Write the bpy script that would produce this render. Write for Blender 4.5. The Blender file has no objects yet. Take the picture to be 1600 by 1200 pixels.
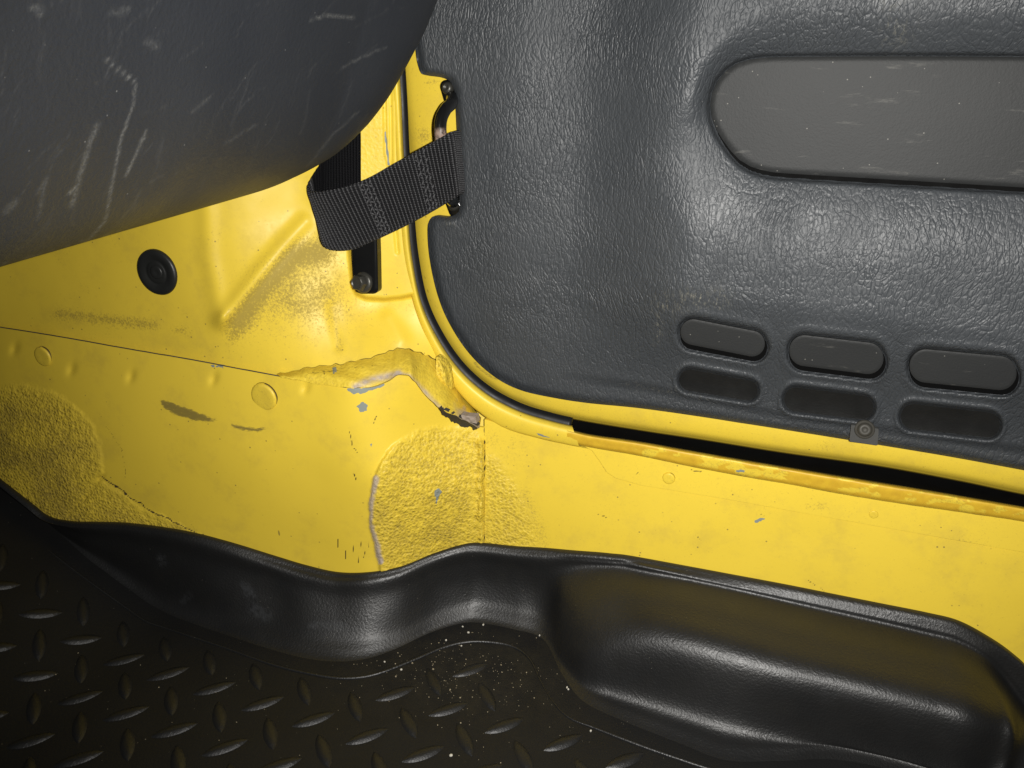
import bpy, math, random
import numpy as np
from mathutils import Matrix

random.seed(7)
rng = np.random.default_rng(7)
R = math.radians
scene = bpy.context.scene
col = scene.collection

# ------------------------------------------------------------------ camera, world, flash, exposure
FPX = 1208.0                                   # focal length in photo pixels (1600 wide)
YAW, PITCH = R(20), R(23)
CAM = np.array([0.0, 0.0, 0.40])               # phone held 40 cm above the foot well floor
FW = np.array([-math.sin(YAW)*math.cos(PITCH), math.cos(YAW)*math.cos(PITCH), -math.sin(PITCH)])
RT = np.array([math.cos(YAW), math.sin(YAW), 0.0])
UP = np.cross(RT, FW)

cd = bpy.data.cameras.new('camera')
cam = bpy.data.objects.new('camera', cd); col.objects.link(cam)
cam.location = CAM
cam.rotation_euler = (math.pi/2 - PITCH, 0, YAW)
cd.sensor_width = 36; cd.lens = 36*FPX/1600
cd.clip_start = 0.01; cd.clip_end = 50
scene.camera = cam

w = bpy.data.worlds.new('World'); scene.world = w; w.use_nodes = True
w.node_tree.nodes['Background'].inputs[0].default_value = (0.75, 0.85, 1.0, 1)
w.node_tree.nodes['Background'].inputs[1].default_value = 0.020

ld = bpy.data.lights.new('phone_flash', 'SPOT')
ld.energy = 17.5; ld.shadow_soft_size = 0.004; ld.spot_size = R(118); ld.spot_blend = 1.0
ld.color = (1.0, 0.975, 0.93)
flash = bpy.data.objects.new('phone_flash', ld); col.objects.link(flash)
flash.location = CAM + RT*0.026 + UP*0.004 - FW*0.002
flash.rotation_euler = (math.pi/2 - PITCH + R(3), 0, YAW - R(6))

scene.view_settings.view_transform = 'Standard'
scene.view_settings.look = 'None'
scene.view_settings.exposure = 0.0
scene.view_settings.gamma = 1.0
scene.cycles.max_bounces = 5; scene.cycles.diffuse_bounces = 3; scene.cycles.glossy_bounces = 3; scene.cycles.caustics_reflective = False

# ------------------------------------------------------------------ geometry helpers
def rays(px, py):
    px = np.asarray(px, float); py = np.asarray(py, float)
    return ((px-800)/FPX)[..., None]*RT + ((600-py)/FPX)[..., None]*UP + FW
def at_y(px, py, Y):
    d = rays(px, py); t = (np.asarray(Y, float)-CAM[1])/d[..., 1]
    return CAM + d*t[..., None]
def at_z(px, py, Z):
    d = rays(px, py); t = (np.asarray(Z, float)-CAM[2])/d[..., 2]
    return CAM + d*t[..., None]
def proj(P):
    q = np.asarray(P, float)-CAM
    z = q@FW
    return 800+FPX*(q@RT)/z, 600-FPX*(q@UP)/z
def sstep(a, b, x):
    t = np.clip((x-a)/(b-a), 0, 1); return t*t*(3-2*t)
def spline(pts, n):
    """Catmull-Rom through points of any dimension, resampled evenly"""
    p = np.asarray(pts, float)
    q = np.vstack([2*p[0]-p[1], p, 2*p[-1]-p[-2]])
    out = []
    for i in range(len(p)-1):
        a, b, c, d = q[i:i+4]
        t = np.linspace(0, 1, 24, endpoint=False)[:, None]
        out.append(0.5*((2*b)+(-a+c)*t+(2*a-5*b+4*c-d)*t**2+(-a+3*b-3*c+d)*t**3))
    o = np.vstack(out+[p[-1:]])
    s = np.concatenate([[0], np.cumsum(np.linalg.norm(np.diff(o, axis=0), axis=1))])
    u = np.linspace(0, s[-1], n)
    return np.stack([np.interp(u, s, o[:, k]) for k in range(o.shape[1])], 1)
def cr_rows(C, m):
    """Catmull-Rom along axis 0 of C (n,k,3), m steps a span"""
    q = np.concatenate([(2*C[:1]-C[1:2]), C, (2*C[-1:]-C[-2:-1])])
    out = []
    for i in range(len(C)-1):
        a, b, c, d = q[i], q[i+1], q[i+2], q[i+3]
        for t in np.linspace(0, 1, m, endpoint=False):
            out.append(0.5*((2*b)+(-a+c)*t+(2*a-5*b+4*c-d)*t**2+(-a+3*b-3*c+d)*t**3))
    out.append(C[-1])
    return np.array(out)
def net(C, m, k):
    A = cr_rows(np.asarray(C, float), m)
    return np.swapaxes(cr_rows(np.swapaxes(A, 0, 1), k), 0, 1)
def hsh(ix, iy, s=0):
    n = (ix.astype(np.int64)*374761393+iy.astype(np.int64)*668265263+s*974711) & 0x7fffffff
    n = ((n ^ (n >> 13))*1274126177) & 0x7fffffff
    n = n ^ (n >> 16)
    return (n & 0xffff)/65535.0
def vnoise(x, y, s=0):
    x = np.asarray(x, float); y = np.asarray(y, float)
    ix = np.floor(x); iy = np.floor(y); fx = x-ix; fy = y-iy
    fx = fx*fx*(3-2*fx); fy = fy*fy*(3-2*fy)
    a = hsh(ix, iy, s); b = hsh(ix+1, iy, s); c = hsh(ix, iy+1, s); d = hsh(ix+1, iy+1, s)
    return (a*(1-fx)+b*fx)*(1-fy)+(c*(1-fx)+d*fx)*fy
def fbm(x, y, o=4, s=0):
    r = 0; a = 0.5
    for k in range(o):
        r = r+a*vnoise(x*2**k, y*2**k, s+k); a *= 0.5
    return r/(1-0.5**o)
def nearest(px, py, poly, closed=True):
    """distance to a polyline and the nearest point on it"""
    poly = np.asarray(poly, float)
    segs = list(zip(poly, np.roll(poly, -1, 0))) if closed else list(zip(poly[:-1], poly[1:]))
    bd = np.full(px.shape, 1e18); bx = np.zeros_like(bd); by = np.zeros_like(bd); bu = np.zeros_like(bd)
    for i, (a, b) in enumerate(segs):
        d = b-a; L = max(d@d, 1e-12)
        t = np.clip(((px-a[0])*d[0]+(py-a[1])*d[1])/L, 0, 1)
        qx = a[0]+t*d[0]; qy = a[1]+t*d[1]
        e = (px-qx)**2+(py-qy)**2
        k = e < bd
        bd = np.where(k, e, bd); bx = np.where(k, qx, bx); by = np.where(k, qy, by); bu = np.where(k, i+t, bu)
    return np.sqrt(bd), bx, by, bu/len(segs)
def inside(px, py, poly):
    poly = np.asarray(poly, float); r = np.zeros(px.shape, bool)
    x1, y1 = poly[-1]
    for x2, y2 in poly:
        if y1 != y2:
            k = ((y2 > py) != (y1 > py)) & (px < (x1-x2)*(py-y2)/(y1-y2)+x2)
            r ^= k
        x1, y1 = x2, y2
    return r
def sd(px, py, poly):
    d = nearest(px, py, poly)[0]
    return np.where(inside(px, py, poly), -d, d)
def dl(px, py, pts):
    return nearest(px, py, pts, False)[0]
class TPS:
    def __init__(s, pts):
        p = np.asarray(pts, float); s.c = p[:, :2]/300.0; n = len(p)
        K = s.U(s.c, s.c)+np.eye(n)*1e-4
        P = np.hstack([np.ones((n, 1)), s.c])
        A = np.block([[K, P], [P.T, np.zeros((3, 3))]])
        s.w = np.linalg.solve(A, np.concatenate([p[:, 2], np.zeros(3)]))
    def U(s, a, b):
        r2 = ((a[:, None]-b[None])**2).sum(-1)
        return 0.5*r2*np.log(r2+1e-12)
    def __call__(s, px, py):
        sh = np.shape(px); q = np.stack([np.ravel(px), np.ravel(py)], 1)/300.0
        out = np.empty(len(q))
        for i in range(0, len(q), 20000):
            b = q[i:i+20000]
            out[i:i+20000] = s.U(b, s.c)@s.w[:-3]+s.w[-3]+b@s.w[-2:]
        return out.reshape(sh)

def finish(name, V, faces, mat, parent=None, attrs=None, smooth=True, cat=None, label=None, group=None, kind=None):
    me = bpy.data.meshes.new(name)
    V = np.asarray(V, float)
    off = np.array(parent.location) if parent is not None else np.zeros(3)
    if parent is not None and parent.parent is not None:
        off = off+np.array(parent.parent.location)
    me.from_pydata((V-off).tolist() if len(V) < 3000 else [], [], faces if len(V) < 3000 else [])
    if len(V) >= 3000:
        fa = faces if isinstance(faces, np.ndarray) else None
        if fa is None:
            me.from_pydata((V-off).tolist(), [], faces)
        else:
            n = len(fa); k = fa.shape[1]
            me.vertices.add(len(V)); me.vertices.foreach_set('co', (V-off).astype(np.float32).ravel())
            me.loops.add(n*k); me.loops.foreach_set('vertex_index', fa.astype(np.int32).ravel())
            me.polygons.add(n); me.polygons.foreach_set('loop_start', (np.arange(n)*k).astype(np.int32))
            me.update(calc_edges=True)
    if smooth:
        me.polygons.foreach_set('use_smooth', np.ones(len(me.polygons), bool))
    if attrs:
        for k, a in attrs.items():
            at = me.attributes.new(k, 'FLOAT', 'POINT')
            at.data.foreach_set('value', np.asarray(a, np.float32).ravel())
    me.materials.append(mat); me.update()
    o = bpy.data.objects.new(name, me); col.objects.link(o)
    if parent is not None: o.parent = parent
    tag(o, label, cat, group, kind)
    return o
def tag(o, label=None, cat=None, group=None, kind=None):
    if label: o['label'] = label
    if cat: o['category'] = cat
    if group: o['group'] = group
    if kind: o['kind'] = kind
    return o
def empty(name, loc, label, cat, group=None):
    e = bpy.data.objects.new(name, None); col.objects.link(e); e.location = loc
    e.empty_display_size = 0.02
    return tag(e, label, cat, group)
def grid_faces(n, m, off=0):
    i = np.arange(n*m).reshape(n, m)+off
    return np.stack([i[:-1, :-1], i[1:, :-1], i[1:, 1:], i[:-1, 1:]], -1).reshape(-1, 4)
def skirted(V, F, depth, attrs=None):
    """turn the open border of a sheet back by a vector so that it has a visible thickness"""
    E = np.concatenate([F[:, [k, (k+1) % F.shape[1]]] for k in range(F.shape[1])])
    key = np.sort(E, 1); kk = key[:, 0].astype(np.int64)*len(V)+key[:, 1]
    u, inv, cnt = np.unique(kk, return_inverse=True, return_counts=True)
    B = E[cnt[inv] == 1]
    vs = np.unique(B); mp = np.full(len(V), -1); mp[vs] = np.arange(len(vs))
    a = V[vs]; b = a+np.asarray(depth)
    n = len(V)
    V2 = np.vstack([V, a, b])
    f = np.stack([mp[B[:, 1]]+n, mp[B[:, 0]]+n, mp[B[:, 0]]+n+len(vs), mp[B[:, 1]]+n+len(vs)], 1)
    F2 = np.vstack([F, f])
    at = None
    if attrs is not None:
        at = {k: np.concatenate([np.ravel(x), np.ravel(x)[vs], np.ravel(x)[vs]]) for k, x in attrs.items()}
    return V2, F2, at
def trimmed(name, poly, step, Yf, mat, parent, thick=(0, 0.003, 0), afun=None, label=None, kind=None):
    """a pressed or moulded sheet with a clean outline; Yf gives its depth"""
    poly = np.asarray(poly, float)
    x0, y0 = poly.min(0)-step; x1, y1 = poly.max(0)+step
    gx, gy = np.meshgrid(np.arange(x0, x1+step, step), np.arange(y0, y1+step, step), indexing='ij')
    n, m = gx.shape
    F = grid_faces(n, m)
    cx = gx.ravel()[F].mean(1); cy = gy.ravel()[F].mean(1)
    F = F[inside(cx, cy, poly)]
    used = np.unique(F); mp = np.full(n*m, -1); mp[used] = np.arange(len(used))
    px = gx.ravel()[used].copy(); py = gy.ravel()[used].copy(); F = mp[F]
    E = np.concatenate([F[:, [k, (k+1) % 4]] for k in range(4)])
    key = np.sort(E, 1); kk = key[:, 0].astype(np.int64)*len(px)+key[:, 1]
    u, inv, cnt = np.unique(kk, return_inverse=True, return_counts=True)
    bv = np.unique(E[cnt[inv] == 1])
    _, bx, by, _ = nearest(px[bv], py[bv], poly)
    px[bv] = bx; py[bv] = by
    V = at_y(px, py, Yf(px, py))
    at = afun(px, py) if afun else None
    F = F[:, ::-1]
    if thick is not None:
        V, F, at = skirted(V, F, thick, at)
    return finish(name, V, F, mat, parent, at, label=label, kind=kind)
def loft(name, P, mat, parent, attrs=None, thick=None, flip=False, **kw):
    P = np.asarray(P); n, m = P.shape[:2]
    F = grid_faces(n, m)
    if flip: F = F[:, ::-1]
    V = P.reshape(-1, 3)
    if thick is not None: V, F, attrs = skirted(V, F, thick, attrs)
    return finish(name, V, F, mat, parent, attrs, **kw)
def frames(path):
    T = np.gradient(path, axis=0); T /= np.linalg.norm(T, axis=1)[:, None]
    return T
def tube(path, rad, seg=14, ref=(0, 0, 1)):
    T = frames(path); ref = np.asarray(ref, float)
    N = np.cross(T, ref); N /= np.linalg.norm(N, axis=1)[:, None]+1e-12
    B = np.cross(T, N)
    a = np.linspace(0, 2*math.pi, seg, endpoint=False)
    r = np.broadcast_to(np.asarray(rad, float), (len(path),))
    V = path[:, None]+r[:, None, None]*(np.cos(a)[None, :, None]*N[:, None]+np.sin(a)[None, :, None]*B[:, None])
    n = len(path); idx = np.arange(n*seg).reshape(n, seg)
    F = [(idx[i, j], idx[i, (j+1) % seg], idx[i+1, (j+1) % seg], idx[i+1, j]) for i in range(n-1) for j in range(seg)]
    F.append(tuple(idx[0, ::-1])); F.append(tuple(idx[-1]))
    return V.reshape(-1, 3), [tuple(int(q) for q in f) for f in F]
def lathe(center, axis, prof, seg=28, hexa=None):
    """profile (radius, height) turned about axis; hexa marks rows given flats"""
    c = np.asarray(center, float); ax = np.asarray(axis, float); ax /= np.linalg.norm(ax)
    u = np.cross(ax, (0.1, 0.2, 1)); u /= np.linalg.norm(u); v = np.cross(ax, u)
    V = []; a = np.linspace(0, 2*math.pi, seg, endpoint=False)
    for i, (r, h) in enumerate(prof):
        rr = np.full(seg, r)
        if hexa and i in hexa:
            rr = r*math.cos(math.pi/6)/np.cos((a % (math.pi/3))-math.pi/6)
        V.append(c+ax*h+rr[:, None]*(np.cos(a)[:, None]*u+np.sin(a)[:, None]*v))
    n = len(prof); V = np.concatenate(V); idx = np.arange(n*seg).reshape(n, seg)
    F = [(int(idx[i, j]), int(idx[i, (j+1) % seg]), int(idx[i+1, (j+1) % seg]), int(idx[i+1, j])) for i in range(n-1) for j in range(seg)]
    F.append(tuple(int(q) for q in idx[-1]))
    return V, F
def flat_edges(o, ang=35):
    me = o.data
    me.set_sharp_from_angle(angle=R(ang))

# ------------------------------------------------------------------ materials
class NT:
    def __init__(s, name):
        s.m = bpy.data.materials.new(name); s.m.use_nodes = True
        s.t = s.m.node_tree; s.n = s.t.nodes; s.b = s.n['Principled BSDF']
        s.tc = s.n.new('ShaderNodeTexCoord').outputs['Object']
    def new(s, typ, ins=None, **kw):
        d = s.n.new(typ)
        for k, v in kw.items(): setattr(d, k, v)
        for k, v in (ins or {}).items(): s.put(d.inputs[k], v)
        return d
    def put(s, sock, v):
        if hasattr(v, 'links') and not isinstance(v, bpy.types.Node): s.t.links.new(v, sock)
        elif isinstance(v, (tuple, list)) and len(v) == 3 and sock.type == 'RGBA': sock.default_value = (*v, 1)
        else: sock.default_value = v
    def map(s, scale=(1, 1, 1), loc=(0, 0, 0), rot=(0, 0, 0), vec=None):
        return s.new('ShaderNodeMapping', {'Vector': vec or s.tc, 'Scale': scale, 'Location': loc, 'Rotation': rot}).outputs[0]
    def noise(s, sc, det=4, rough=.5, vec=None, dist=0):
        return s.new('ShaderNodeTexNoise', {'Vector': vec or s.tc, 'Scale': sc, 'Detail': det, 'Roughness': rough, 'Distortion': dist}).outputs['Fac']
    def voro(s, sc, vec=None, feature='F1', rand=1.0):
        d = s.new('ShaderNodeTexVoronoi', {'Vector': vec or s.tc, 'Scale': sc, 'Randomness': rand}, feature=feature)
        return d.outputs['Distance']
    def math(s, op, a, b=0.0, c=0.0, clamp=False):
        d = s.n.new('ShaderNodeMath'); d.operation = op; d.use_clamp = clamp
        s.put(d.inputs[0], a); s.put(d.inputs[1], b); s.put(d.inputs[2], c); return d.outputs[0]
    def ramp(s, v, a, b, lo=0.0, hi=1.0):
        return s.new('ShaderNodeMapRange', {'Value': v, 'From Min': a, 'From Max': b, 'To Min': lo, 'To Max': hi}, interpolation_type='SMOOTHSTEP').outputs[0]
    def mix(s, f, a, b):
        d = s.n.new('ShaderNodeMix'); d.data_type = 'RGBA'
        s.put(d.inputs[0], f); s.put(d.inputs[6], a); s.put(d.inputs[7], b); return d.outputs[2]
    def attr(s, name):
        return s.new('ShaderNodeAttribute', attribute_name=name).outputs['Fac']
    def bump(s, h, strength, dist, normal=None):
        ins = {'Height': h, 'Strength': strength, 'Distance': dist}
        if normal is not None: ins['Normal'] = normal
        return s.new('ShaderNodeBump', ins).outputs[0]
    def out(s, color, rough, normal=None, spec=.5, metal=0.0, coat=0.0, coat_rough=.1):
        s.put(s.b.inputs['Base Color'], color); s.put(s.b.inputs['Roughness'], rough)
        s.put(s.b.inputs['Specular IOR Level'], spec); s.put(s.b.inputs['Metallic'], metal)
        s.put(s.b.inputs['Coat Weight'], coat); s.put(s.b.inputs['Coat Roughness'], coat_rough)
        if normal is not None: s.put(s.b.inputs['Normal'], normal)
        return s.m

YEL = (0.745, 0.540, 0.049)
def yellow_paint(name, sealer=False, scuffs=False, worn=False):
    t = NT(name)
    big = t.noise(9, 2); c = t.mix(big, tuple(v*.93 for v in YEL), tuple(min(v*1.04, .9) for v in YEL))
    # road dirt rubbed into the paint, where the photograph shows it
    g = t.attr('grime')
    pat = t.noise(620, 4, .8)
    gm = t.math('MULTIPLY', t.ramp(t.math('ADD', t.math('MULTIPLY', g, .66), t.math('MULTIPLY', t.math('SUBTRACT', pat, .5), 1.6)), .18, .66), .60)
    c = t.mix(gm, c, (.115, .082, .030))
    dull = t.ramp(t.noise(30, 5, .72), .46, .74)              # dull, handled film of dirt
    c = t.mix(t.math('MULTIPLY', dull, .20), c, (.24, .165, .045))
    b = t.bump(t.noise(420, 1), .10, .0002)
    rough = t.math('ADD', t.math('ADD', .44, t.math('MULTIPLY', dull, .12)), t.math('MULTIPLY', gm, .35))
    if sealer:                                             # textured sealer holds dirt in its low places
        x = t.attr('sealer')
        hs = t.math('ADD', t.math('MULTIPLY', t.voro(430), .55), t.math('ADD', t.math('MULTIPLY', t.noise(480, 2, .6), .8), t.math('MULTIPLY', t.noise(120, 2), .3)))
        low = t.math('MULTIPLY', t.math('MULTIPLY', t.ramp(hs, .98, .55), x), .40)
        c = t.mix(low, c, (.22, .15, .036))
        b = t.bump(hs, t.math('MULTIPLY', x, .9), .0014, b)
        rough = t.math('ADD', rough, t.math('MULTIPLY', x, .08))
    # tiny specks and nicks
    sp = t.math('MULTIPLY', t.ramp(t.voro(120), .085, .05), t.ramp(t.noise(30, 1), .36, .58))
    nick = t.math('MULTIPLY', t.ramp(t.voro(38, t.map((1, 1, .28), rot=(0, .5, .3))), .034, .020), t.ramp(big, .36, .50))
    c = t.mix(t.math('MULTIPLY', t.math('MAXIMUM', sp, nick), .70), c, (.12, .085, .04))
    if scuffs:                                             # rubber scuffs, torn brown sealer
        sc = t.attr('scuff')
        streak = t.noise(60, 4, .75, t.map((3, 3, 30), rot=(0, .17, 0)))
        c = t.mix(t.math('MULTIPLY', t.ramp(t.math('ADD', sc, t.math('MULTIPLY', t.math('SUBTRACT', streak, .5), 1.9)), .32, .90), .80), c, (.13, .10, .038))
        c = t.mix(t.attr('torn'), c, t.mix(pat, (.26, .19, .14), (.56, .48, .40)))
    c = t.mix(t.ramp(t.attr('chip'), .45, .55), c, (.225, .245, .215))
    c = t.mix(t.ramp(t.attr('line'), .3, .7), c, (.055, .038, .018))
    if worn:
        c = t.mix(t.ramp(t.attr('worn'), .15, .85), c, t.mix(t.noise(160, 4, .6), (.47, .265, .020), (.74, .49, .034)))
    return t.out(c, rough, b, .36)
def leather_plastic():
    t = NT('grained_door_plastic')
    wv = t.new('ShaderNodeTexNoise', {'Vector': t.tc, 'Scale': 22.0, 'Detail': 2.0}).outputs['Color']
    warp = t.new('ShaderNodeVectorMath', {0: t.tc, 1: t.new('ShaderNodeVectorMath', {0: wv, 'Scale': .016}, operation='SCALE').outputs[0]}, operation='ADD').outputs[0]
    v1 = t.map((1, .6, .36), rot=(0, .22, 0), vec=warp)
    cr = t.voro(310, v1, 'DISTANCE_TO_EDGE')
    cr2 = t.voro(540, t.map((1, .6, .5), vec=warp), 'DISTANCE_TO_EDGE')
    n1 = t.noise(340, 3, .6, v1)
    h = t.math('ADD', t.math('MULTIPLY', t.ramp(cr, 0.0, .18), .55), t.math('ADD', t.math('MULTIPLY', t.ramp(cr2, 0, .2), .34), t.math('MULTIPLY', n1, .75)))
    fade = t.ramp(t.noise(14, 3), .30, .68, .55, 1.0)
    b = t.bump(h, t.math('MULTIPLY', fade, .72), .0007)
    b = t.bump(t.noise(1300, 1), .20, .00025, b)
    c = t.mix(t.noise(11, 4), (.035, .0392, .044), (.050, .0545, .0595))
    dust = t.math('MULTIPLY', t.attr('dust'), t.ramp(t.noise(520, 5, .8, v1), .50, .72))
    c = t.mix(t.math('MULTIPLY', dust, .8), c, (.26, .245, .19))
    c = t.mix(t.math('MULTIPLY', t.ramp(t.voro(140), .05, .03), .5), c, (.25, .25, .23))
    r = t.ramp(t.noise(30, 4), .3, .7, .46, .56)
    return t.out(c, r, b, .5)
def vinyl():
    t = NT('fine_grained_vinyl')
    h = t.noise(900, 3, .6); n2 = t.noise(260, 3)
    b = t.bump(t.math('ADD', h, t.math('MULTIPLY', n2, .5)), .35, .0004)
    c = t.mix(t.noise(14, 4), (.019, .020, .0205), (.030, .031, .031))
    sc = t.ramp(t.noise(30, 5, .7, t.map((1, 1, 5), rot=(0, .1, 0))), .60, .74)
    c = t.mix(t.math('MULTIPLY', sc, .35), c, (.16, .155, .14))
    c = t.mix(t.math('MULTIPLY', t.ramp(t.voro(160), .07, .04), .6), c, (.28, .27, .24))
    return t.out(c, .60, b, .32)
def dash_plastic():
    t = NT('scuffed_dash_plastic')
    b = t.bump(t.noise(480, 3, .65), .55, .0006)
    c = t.mix(t.noise(16, 5, .6), (.016, .0185, .0245), (.028, .0305, .0355))
    streak = t.ramp(t.noise(20, 6, .75, t.map((1, 5, 1.2), rot=(.7, 0, .2))), .56, .78)
    c = t.mix(t.math('MULTIPLY', streak, .16), c, (.11, .11, .11))
    s = t.attr('scratch')
    c = t.mix(t.math('MULTIPLY', s, t.ramp(t.noise(900, 5, .8), .35, .70, .10, .8)), c, (.21, .21, .20))
    c = t.mix(t.math('MULTIPLY', t.ramp(t.voro(120), .045, .025), .4), c, (.25, .25, .24))
    r = t.ramp(t.noise(24, 4), .3, .7, .46, .58)
    return t.out(c, r, b, .42)
def liner_plastic(name='black_liner_rubber', spec=.5, dr=0.0):
    t = NT(name)
    h = t.noise(640, 2, .65)
    b = t.bump(h, .60, .0005)
    c = t.mix(t.noise(20, 4), (.0075, .0076, .0078), (.012, .012, .012))
    d = t.math('MULTIPLY', t.attr('dust'), t.ramp(t.noise(55, 5, .7), .35, .7))
    c = t.mix(t.math('MULTIPLY', d, .55), c, (.036, .031, .020))
    sp = t.math('MULTIPLY', t.ramp(t.voro(150), .06, .03), t.ramp(t.noise(25, 2), .45, .6))
    c = t.mix(t.math('MULTIPLY', sp, .55), c, (.16, .15, .12))
    sm = t.math('MULTIPLY', t.attr('scratch'), t.ramp(t.noise(260, 4), .3, .6))
    c = t.mix(t.math('MULTIPLY', sm, .6), c, (.04, .042, .045))
    r = t.math('ADD', t.ramp(t.noise(35, 4), .3, .7, (.39+dr), (.46+dr)), t.math('MULTIPLY', t.attr('dust'), .16))
    return t.out(c, r, b, spec)
def simple(name, color, rough, metal=0.0, spec=.5, bs=0.0, bsc=400, var=.15, coat=0.0):
    t = NT(name)
    c = t.mix(t.noise(60, 4), tuple(v*(1-var) for v in color), tuple(min(1, v*(1+var)) for v in color))
    b = t.bump(t.noise(bsc, 4), bs, .0004) if bs else None
    r = t.ramp(t.noise(90, 4), .3, .7, rough*.88, rough*1.12)
    return t.out(c, r, b, spec, metal, coat)
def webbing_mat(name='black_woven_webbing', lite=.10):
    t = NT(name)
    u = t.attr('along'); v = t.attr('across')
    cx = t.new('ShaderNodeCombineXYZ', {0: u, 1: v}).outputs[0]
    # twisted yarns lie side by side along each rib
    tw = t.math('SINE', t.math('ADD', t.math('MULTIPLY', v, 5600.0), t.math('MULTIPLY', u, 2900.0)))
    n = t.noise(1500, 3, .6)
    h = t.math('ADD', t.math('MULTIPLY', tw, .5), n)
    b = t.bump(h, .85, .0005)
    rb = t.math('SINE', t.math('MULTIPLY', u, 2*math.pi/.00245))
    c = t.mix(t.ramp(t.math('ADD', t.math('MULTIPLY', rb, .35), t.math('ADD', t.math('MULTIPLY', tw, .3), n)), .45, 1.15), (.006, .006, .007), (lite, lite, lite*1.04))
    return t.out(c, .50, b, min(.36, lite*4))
def rusty_rod():
    t = NT('black_rod_with_rusty_end')
    f = t.math('MULTIPLY', t.attr('rust'), t.ramp(t.noise(350, 4), .3, .55))
    c = t.mix(f, (.008, .008, .008), t.mix(t.noise(500, 4), (.16, .07, .035), (.34, .28, .24)))
    return t.out(c, t.math('ADD', .16, t.math('MULTIPLY', f, .5)), None, .5)

M = dict(yellow=yellow_paint('yellow_paint'), yellow_sealed=yellow_paint('yellow_paint_over_sealer', True), yellow_scuffed=yellow_paint('yellow_paint_scuffed', True, True), yellow_worn=yellow_paint('yellow_paint_worn', False, False, True), door=leather_plastic(), vinyl=vinyl(), dash=dash_plastic(), liner=liner_plastic(spec=.62), bar=liner_plastic('worn_tread_rubber', .50, .04), tread=liner_plastic('black_tread_rubber', .24, .10),
         rubber=simple('black_seal_rubber', (.007, .007, .0075), .50, spec=.32, bs=.12), void=simple('black_rubber_and_gap_shade', (.004, .004, .004), .8, bs=.2, spec=.06),  # void: sill rubber, and the black sheets that imitate shaded gaps
         web=webbing_mat(), web_shade=webbing_mat('shaded_webbing', .014), thread=simple('black_stitch_thread', (.035, .035, .037), .55, bs=.3, bsc=1500),
         metal=simple('black_coated_steel', (.006, .006, .006), .20, var=.3, bs=.06), bolt=simple('dark_oiled_steel', (.055, .053, .045), .38, metal=.5, var=.4, bs=.25),
         rod=rusty_rod(), plug=simple('grey_black_plug_rubber', (.014, .0145, .0135), .42, bs=.22, var=.3),
         screw=simple('grey_steel_screw', (.060, .056, .046), .6, metal=.2, var=.5, bs=.5), clip=simple('dusty_grey_plastic', (.055, .055, .052), .55, bs=.3),
         crumb=simple('pale_grit', (.55, .52, .44), .8), grit=simple('tan_sand', (.30, .25, .16), .85),
         slot=simple('dark_slot_vinyl', (.011, .011, .0105), .5, spec=.25, bs=.4, bsc=700, var=.4), sealer=simple('torn_tan_sealer', (.30, .24, .19), .75, bs=.7, bsc=260, var=.4),
         tar=simple('black_torn_gasket', (.045, .042, .038), .8, bs=1.0, bsc=420, var=.85))

# ------------------------------------------------------------------ outlines shared by neighbouring parts (photo pixels, depth added per part)
SEAM = [(-300, 461), (-110, 493), (0, 512), (100, 528), (200, 546), (300, 563), (400, 582), (450, 591), (500, 600), (540, 606), (560, 606), (600, 597), (622, 586), (640, 588), (660, 606), (685, 634), (715, 655), (745, 667)]
LIP = [(-300, 522), (-110, 668), (-40, 722), (0, 752), (40, 784), (72, 808), (85, 813), (110, 816), (150, 817), (200, 819), (280, 830), (350, 847), (425, 870), (475, 885), (525, 896), (575, 896), (625, 887), (675, 867), (720, 853), (750, 850),
       (800, 855), (880, 861), (940, 865), (1000, 873), (1075, 887), (1225, 915), (1375, 945), (1450, 960), (1500, 973), (1550, 1000), (1585, 1025), (1610, 1050), (1660, 1110), (1760, 1230), (1900, 1330), (2150, 1500)]
OPEN_OUT = [(606, 60), (612, 160), (617, 240), (624, 330), (630, 400), (640, 450), (655, 502), (680, 558), (705, 598), (740, 637), (785, 667), (840, 684), (885, 694), (905, 698)]
SEALP = [(622, 60), (628, 150), (632, 240), (639, 340), (645, 402), (658, 468), (682, 522), (716, 572), (760, 612), (812, 640), (860, 655), (893, 663)]
PANEL = [(630, -330), (640, -120), (648, 60), (655, 108), (664, 117), (690, 121), (703, 127), (710, 141), (712, 170), (716, 260), (718, 322), (712, 335), (698, 339), (680, 337), (671, 344), (668, 362), (672, 408), (685, 464), (705, 510), (735, 554), (772, 588), (812, 609), (862, 621), (920, 630), (1000, 638), (1100, 652), (1200, 668), (1340, 690), (1480, 713), (1600, 735), (2150, 836), (2150, -330)]
RIM_OUT = [(620, 60), (630, 150), (640, 240), (646, 340), (652, 402), (665, 468), (689, 520), (724, 568), (768, 605), (818, 631), (890, 652), (1000, 671), (1100, 686), (1225, 706), (1375, 727), (1500, 750), (1600, 771), (1780, 805), (2150, 874)]

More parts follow.
